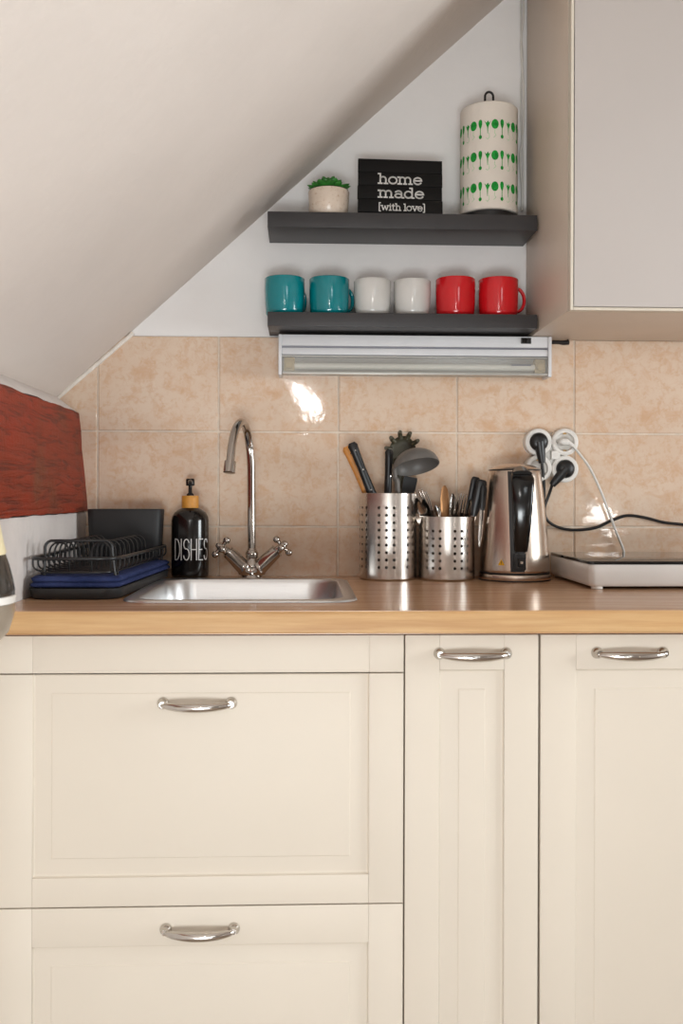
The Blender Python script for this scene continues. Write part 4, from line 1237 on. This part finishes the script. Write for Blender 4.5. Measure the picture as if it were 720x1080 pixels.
# ================================================================== HOB
hb0 = at_z(621.5, 622, ZC); hy = hb0.y
hbx = (hb0.x + at_z(583, 607.5, ZC).x) / 2 if abs(at_z(583, 607.5, ZC).x - hb0.x) < .03 else hb0.x
hbx = hb0.x
hw_, hd_ = .29, abs(hy) - .028
hb = thing('portable_hob', 'white portable hob with a black glass top standing right of the kettle', 'hob', (hbx + hw_ / 2, (hy - .028) / 2, ZC + .0003), rot=(0, 0, 0))
HB = at(680, 592, hy).z - ZC
mb = MB(); mb.loft([rrect(-hw_ / 2 + i, hw_ / 2 - i, -hd_ / 2 + i, hd_ / 2 - i, .012, z, 6) for i, z in ((.003, .0055), (.0015, .007), (.0, .012), (0, HB - .0085), (.001, HB - .0065))])
mb.build('housing', 'hob_white', hb, angle=40)
mb = MB(); mb.loft([rrect(-hw_ / 2 + i, hw_ / 2 - i, -hd_ / 2 + i, hd_ / 2 - i, .012, z, 6) for i, z in ((.0005, HB - .0064), (-.0008, HB - .0055), (-.0008, HB - .0008), (.0008, HB))])
mb.build('glass_top', 'hob_glass', hb, angle=40)
for sx in (-1, 1):
    for sy in (-1, 1):
        mb = MB(); mb.lathe([(0, 0), (.0095, 0), (.0105, .001), (.0105, .0054), (0, .0054)], 20, (sx * (hw_ / 2 - .0175), sy * (hd_ / 2 - .0135), 0)); mb.build('foot', 'white_plastic', hb)

# ================================================================== SOCKET + CORDS
sc = at(582.5, 480.5, -.008); YS_ = -.009
so = thing('socket_adapter', 'white four-way round socket adapter on the tiles above the kettle', 'socket', (sc.x, YS_, sc.z))
RS = .0282
cent = {}
mb = MB()
for i, (px, py) in enumerate(((568.5, 466), (596.5, 466), (568.5, 494.0), (596.5, 494.5))):
    p = at(px, py, YS_ - .03); cent[i] = (p.x - sc.x, p.z - sc.z)
    mb.lathe([(0, 0), (RS, 0), (RS, .024), (RS - .002, .0262), (RS - .004, .0265), (.0198, .0265), (.0192, .025), (.0188, .014), (0, .014)], 40, (cent[i][0], 0, cent[i][1]), 'Y')
xs_ = [c[0] for c in cent.values()]; zs__ = [c[1] for c in cent.values()]
mb.box(-.0105, .0105, -.0135, 0, -.0300 + 0, .030, .001); mb.box(-.028, .028, -.0135, 0, -.010, .010, .001)
mb.box(-.009, .009, -.0262, -.01, -.009, .009, .001)
mb.build('housing', 'white_plastic', so, angle=40)
for i in (1, 2):
    x, z = cent[i]
    for s in (-1, 1): MB().box(x - .0028, x + .0028, -.0262, -.014, z + s * .0178 - .001, z + s * .0178 + .001, .0004).build('earth_clip', 'brass', so)
x, z = cent[2]
for s in (-1, 1): MB().lathe([(0, .0142), (.0026, .0142), (.0026, .0138)], 12, (x + s * .0095, 0, z), 'Y').build('pin_hole', 'black', so)
def plug(cord, i, mat, ang, rad=.0188, depth=.034, ln=.036, label=None):
    x, z = cent[i]; x += sc.x - cord.location.x; z += sc.z - cord.location.z; yy = YS_ - cord.location.y
    mb = MB()
    mb.lathe([(0, .0145), (rad, .0145), (rad, depth - .004), (rad - .003, depth), (rad * .55, depth + .003), (0, depth + .0035)], 28, (x, yy, z), 'Y')
    d = Vector((math.cos(ang), 0, math.sin(ang))); c = Vector((x, yy - depth + .005, z))
    mb.tube([c, c + d * rad * .9, c + d * (rad + ln * .5), c + d * (rad + ln)], [.0115, .0102, .0086, .0068], 14)
    mb.build('plug', mat, cord, angle=50)
    return c + d * (rad + ln) + cord.location
def cord(name, label, i, mat, ang, path, r, plugkw={}):
    o = thing(name, label, 'power cord', (sc.x + cent[i][0], YS_, sc.z + cent[i][1]), 'power cords at the socket')
    end = plug(o, i, mat, ang, **plugkw)
    P = [end] + path
    mb = MB(); mb.tube([p - o.location for p in bez(P, 10)], r, 10); mb.build('lead', mat if mat != 'white_plastic' else 'white_cable', o)
    return o
cord('power_cord', 'short black power cord dropping from the socket behind the kettle', 0, 'black', math.radians(-82), [at(573.5, 512, -.03), at(573, 530, -.024), at(571.5, 555, -.022), at(566, 590, -.024), Vector((at(562, 600, -.024).x, -.024, ZC + .004))], .0031, dict(ln=.026))
cord('power_cord', 'long black power cord looping out from the socket and along the tiles to the right', 3, 'black', math.radians(-130), [at(579, 521, -.03), at(574, 536, -.024), at(576.5, 548, -.02), at(588, 556, -.016), at(606, 559, -.014), at(628, 556.5, -.013), at(645, 549, -.013), at(661, 543.8, -.013), at(680, 546, -.013), at(700, 551, -.013), at(722, 553.5, -.013), at(770, 560, -.013)], .0031, dict(ln=.026))
# white flat plug
o = thing('power_cord', 'white power cord running from the socket down behind the hob', 'power cord', (sc.x + cent[1][0], YS_, sc.z + cent[1][1]), 'power cords at the socket')
mb = MB(); y = -.014
mb.loft([[(x_ - .004, yy, z_) for x_, z_ in [(.0125 * sx * math.cos(2 * PI * k / 20), .0075 * sx * math.sin(2 * PI * k / 20)) for k in range(20)]] for yy, sx in ((-.0142, .95), (-.03, 1), (-.036, .9), (-.038, .6))])
mb.tube([(-.002, -.03, 0), (.008, -.031, -.003), (.016, -.03, -.008)], [.0065, .005, .0032], 12)
mb.build('plug', 'white_plastic', o, angle=50)
st = o.location + Vector((.014, -.0305, -.007))
P = [st, at(612, 480, -.034), at(622, 494, -.03), at(633, 517, -.025), at(641, 538, -.024), at(650, 562, -.023), at(656.5, 578, -.02), Vector((at(660, 590, -.02).x, -.02, ZC + .03))]
mb = MB(); mb.tube([p - o.location for p in bez(P, 10)], .0027, 10); mb.build('lead', 'white_cable', o)

# ================================================================== JUG AT THE LEFT EDGE
jy = -.95; je = at(14, 635, jy); jz = ZC + .0035
JR = .062; jx = je.x - JR
ld = thing('wall_ledge', 'narrow oak ledge on the left wall under the jug', 'shelf', (XL, jy, ZC - .02))
MB().box(.0015, at(-16, 690, jy + .045).x - XL, -.045, .045, 0, .022, .002).build('board', 'ledge', ld)
jg = thing('smoked_jug', 'smoked glass jug with a white band and cream lid at the left edge', 'jug', (max(jx, XL + JR + .006), jy, ZC + .0022))
jx = jg.location.x; JR = je.x - jx
def jz_(py): return at(5, py, jy).z - jg.location.z
base_z = 0.0
mb = MB(); mb.lathe([(0, 0), (JR * .55, 0), (JR * .72, .003), (JR * .88, jz_(668)), (JR * .975, jz_(650)), (JR * 1.0, jz_(636.5)), (0, jz_(636.5))], 48); mb.build('lower_body', 'jug_low', jg, angle=50)
mb = MB(); mb.lathe([(JR * .97, jz_(636.4)), (JR * 1.004, jz_(636)), (JR * 1.004, jz_(628.5)), (JR * .98, jz_(628))], 48); mb.build('band', 'white_plastic', jg)
mb = MB(); mb.lathe([(JR * .985, jz_(628)), (JR * .99, jz_(622)), (JR * .95, jz_(610)), (JR * .89, jz_(596)), (JR * .83, jz_(585.5)), (JR * .80, jz_(585)), (JR * .86, jz_(597)), (JR * .92, jz_(611)), (JR * .955, jz_(628))], 48); mb.build('upper_body', 'smoke', jg, angle=50)
mb = MB(); mb.lathe([(0, jz_(627.6)), (JR * .945, jz_(627.6)), (JR * .91, jz_(612)), (JR * .895, jz_(607)), (0, jz_(607))], 40); tag(mb.build('contents', 'dark_liquid', jg, angle=40))
mb = MB(); mb.lathe([(JR * .82, jz_(585.2)), (JR * .84, jz_(583)), (JR * .80, jz_(574)), (JR * .74, jz_(556)), (JR * .70, jz_(545)), (JR * .6, jz_(538)), (0, jz_(536))], 40); mb.build('lid', 'cream_lid', jg, angle=50)

# ================================================================== LIGHT
def area(name, loc, target, sx, sy, power, col):
    l = bpy.data.lights.new(name, 'AREA'); l.shape = 'RECTANGLE'; l.size = sx; l.size_y = sy; l.energy = power; l.color = col
    o = bpy.data.objects.new(name, l); COL.objects.link(o); o.location = loc
    d = Vector(target) - Vector(loc); o.rotation_euler = d.to_track_quat('-Z', 'Y').to_euler()
    return o
for i, (x0, x1, z0, z1) in enumerate(W):
    f = .07
    area('window_daylight', ((x0 + x1) / 2, YB - .02, (z0 + z1) / 2), ((x0 + x1) / 2, 0, (1.1, 1.0)[i]), x1 - x0 - f, z1 - z0 - f, (8, 4)[i], (.905, .965, .985))  # area lights set in the added, unseen rear openings
lp = area('lamp_panel', (.0, -3.0, 1.565), (0, 0, 1.28), .05, .20, 2.2, (1, .98, .95)); lp.rotation_euler.rotate_axis('Z', math.radians(30))  # unseen area light added for the slanted streak on the tiles
area('lamp_panel', (1.58, -3.0, .95), (.6, 0, 1.0), .12, .05, .6, (1, .98, .95))  # second unseen light, added for the glints on the right-hand tiles
rl = area('window_daylight', (XR + .02, (RW[0] + RW[1]) / 2, (RW[2] + RW[3]) / 2), (0, (RW[0] + RW[1]) / 2, 1.25), RW[1] - RW[0] - .09, RW[3] - RW[2] - .09, 10.5, (.905, .965, .985)); rl.data.spread = math.radians(105)  # area light in the unseen side opening, beam narrowed off the fronts
area('softbox', (-.20, -2.7, .48), (-.05, 0, 1.15), 1.2, .40, 26, (.905, .965, .985))  # unseen low fill added behind the camera to brighten fronts and slope
w = bpy.data.worlds.new('world'); scn.world = w; w.use_nodes = True
bg = w.node_tree.nodes['Background']; bg.inputs['Color'].default_value = (.75, .82, .95, 1); bg.inputs['Strength'].default_value = .6

vs = scn.view_settings
vs.view_transform = 'Standard'; vs.look = 'None'; vs.gamma = 1.0; vs.use_curve_mapping = False
vs.exposure = 0.26
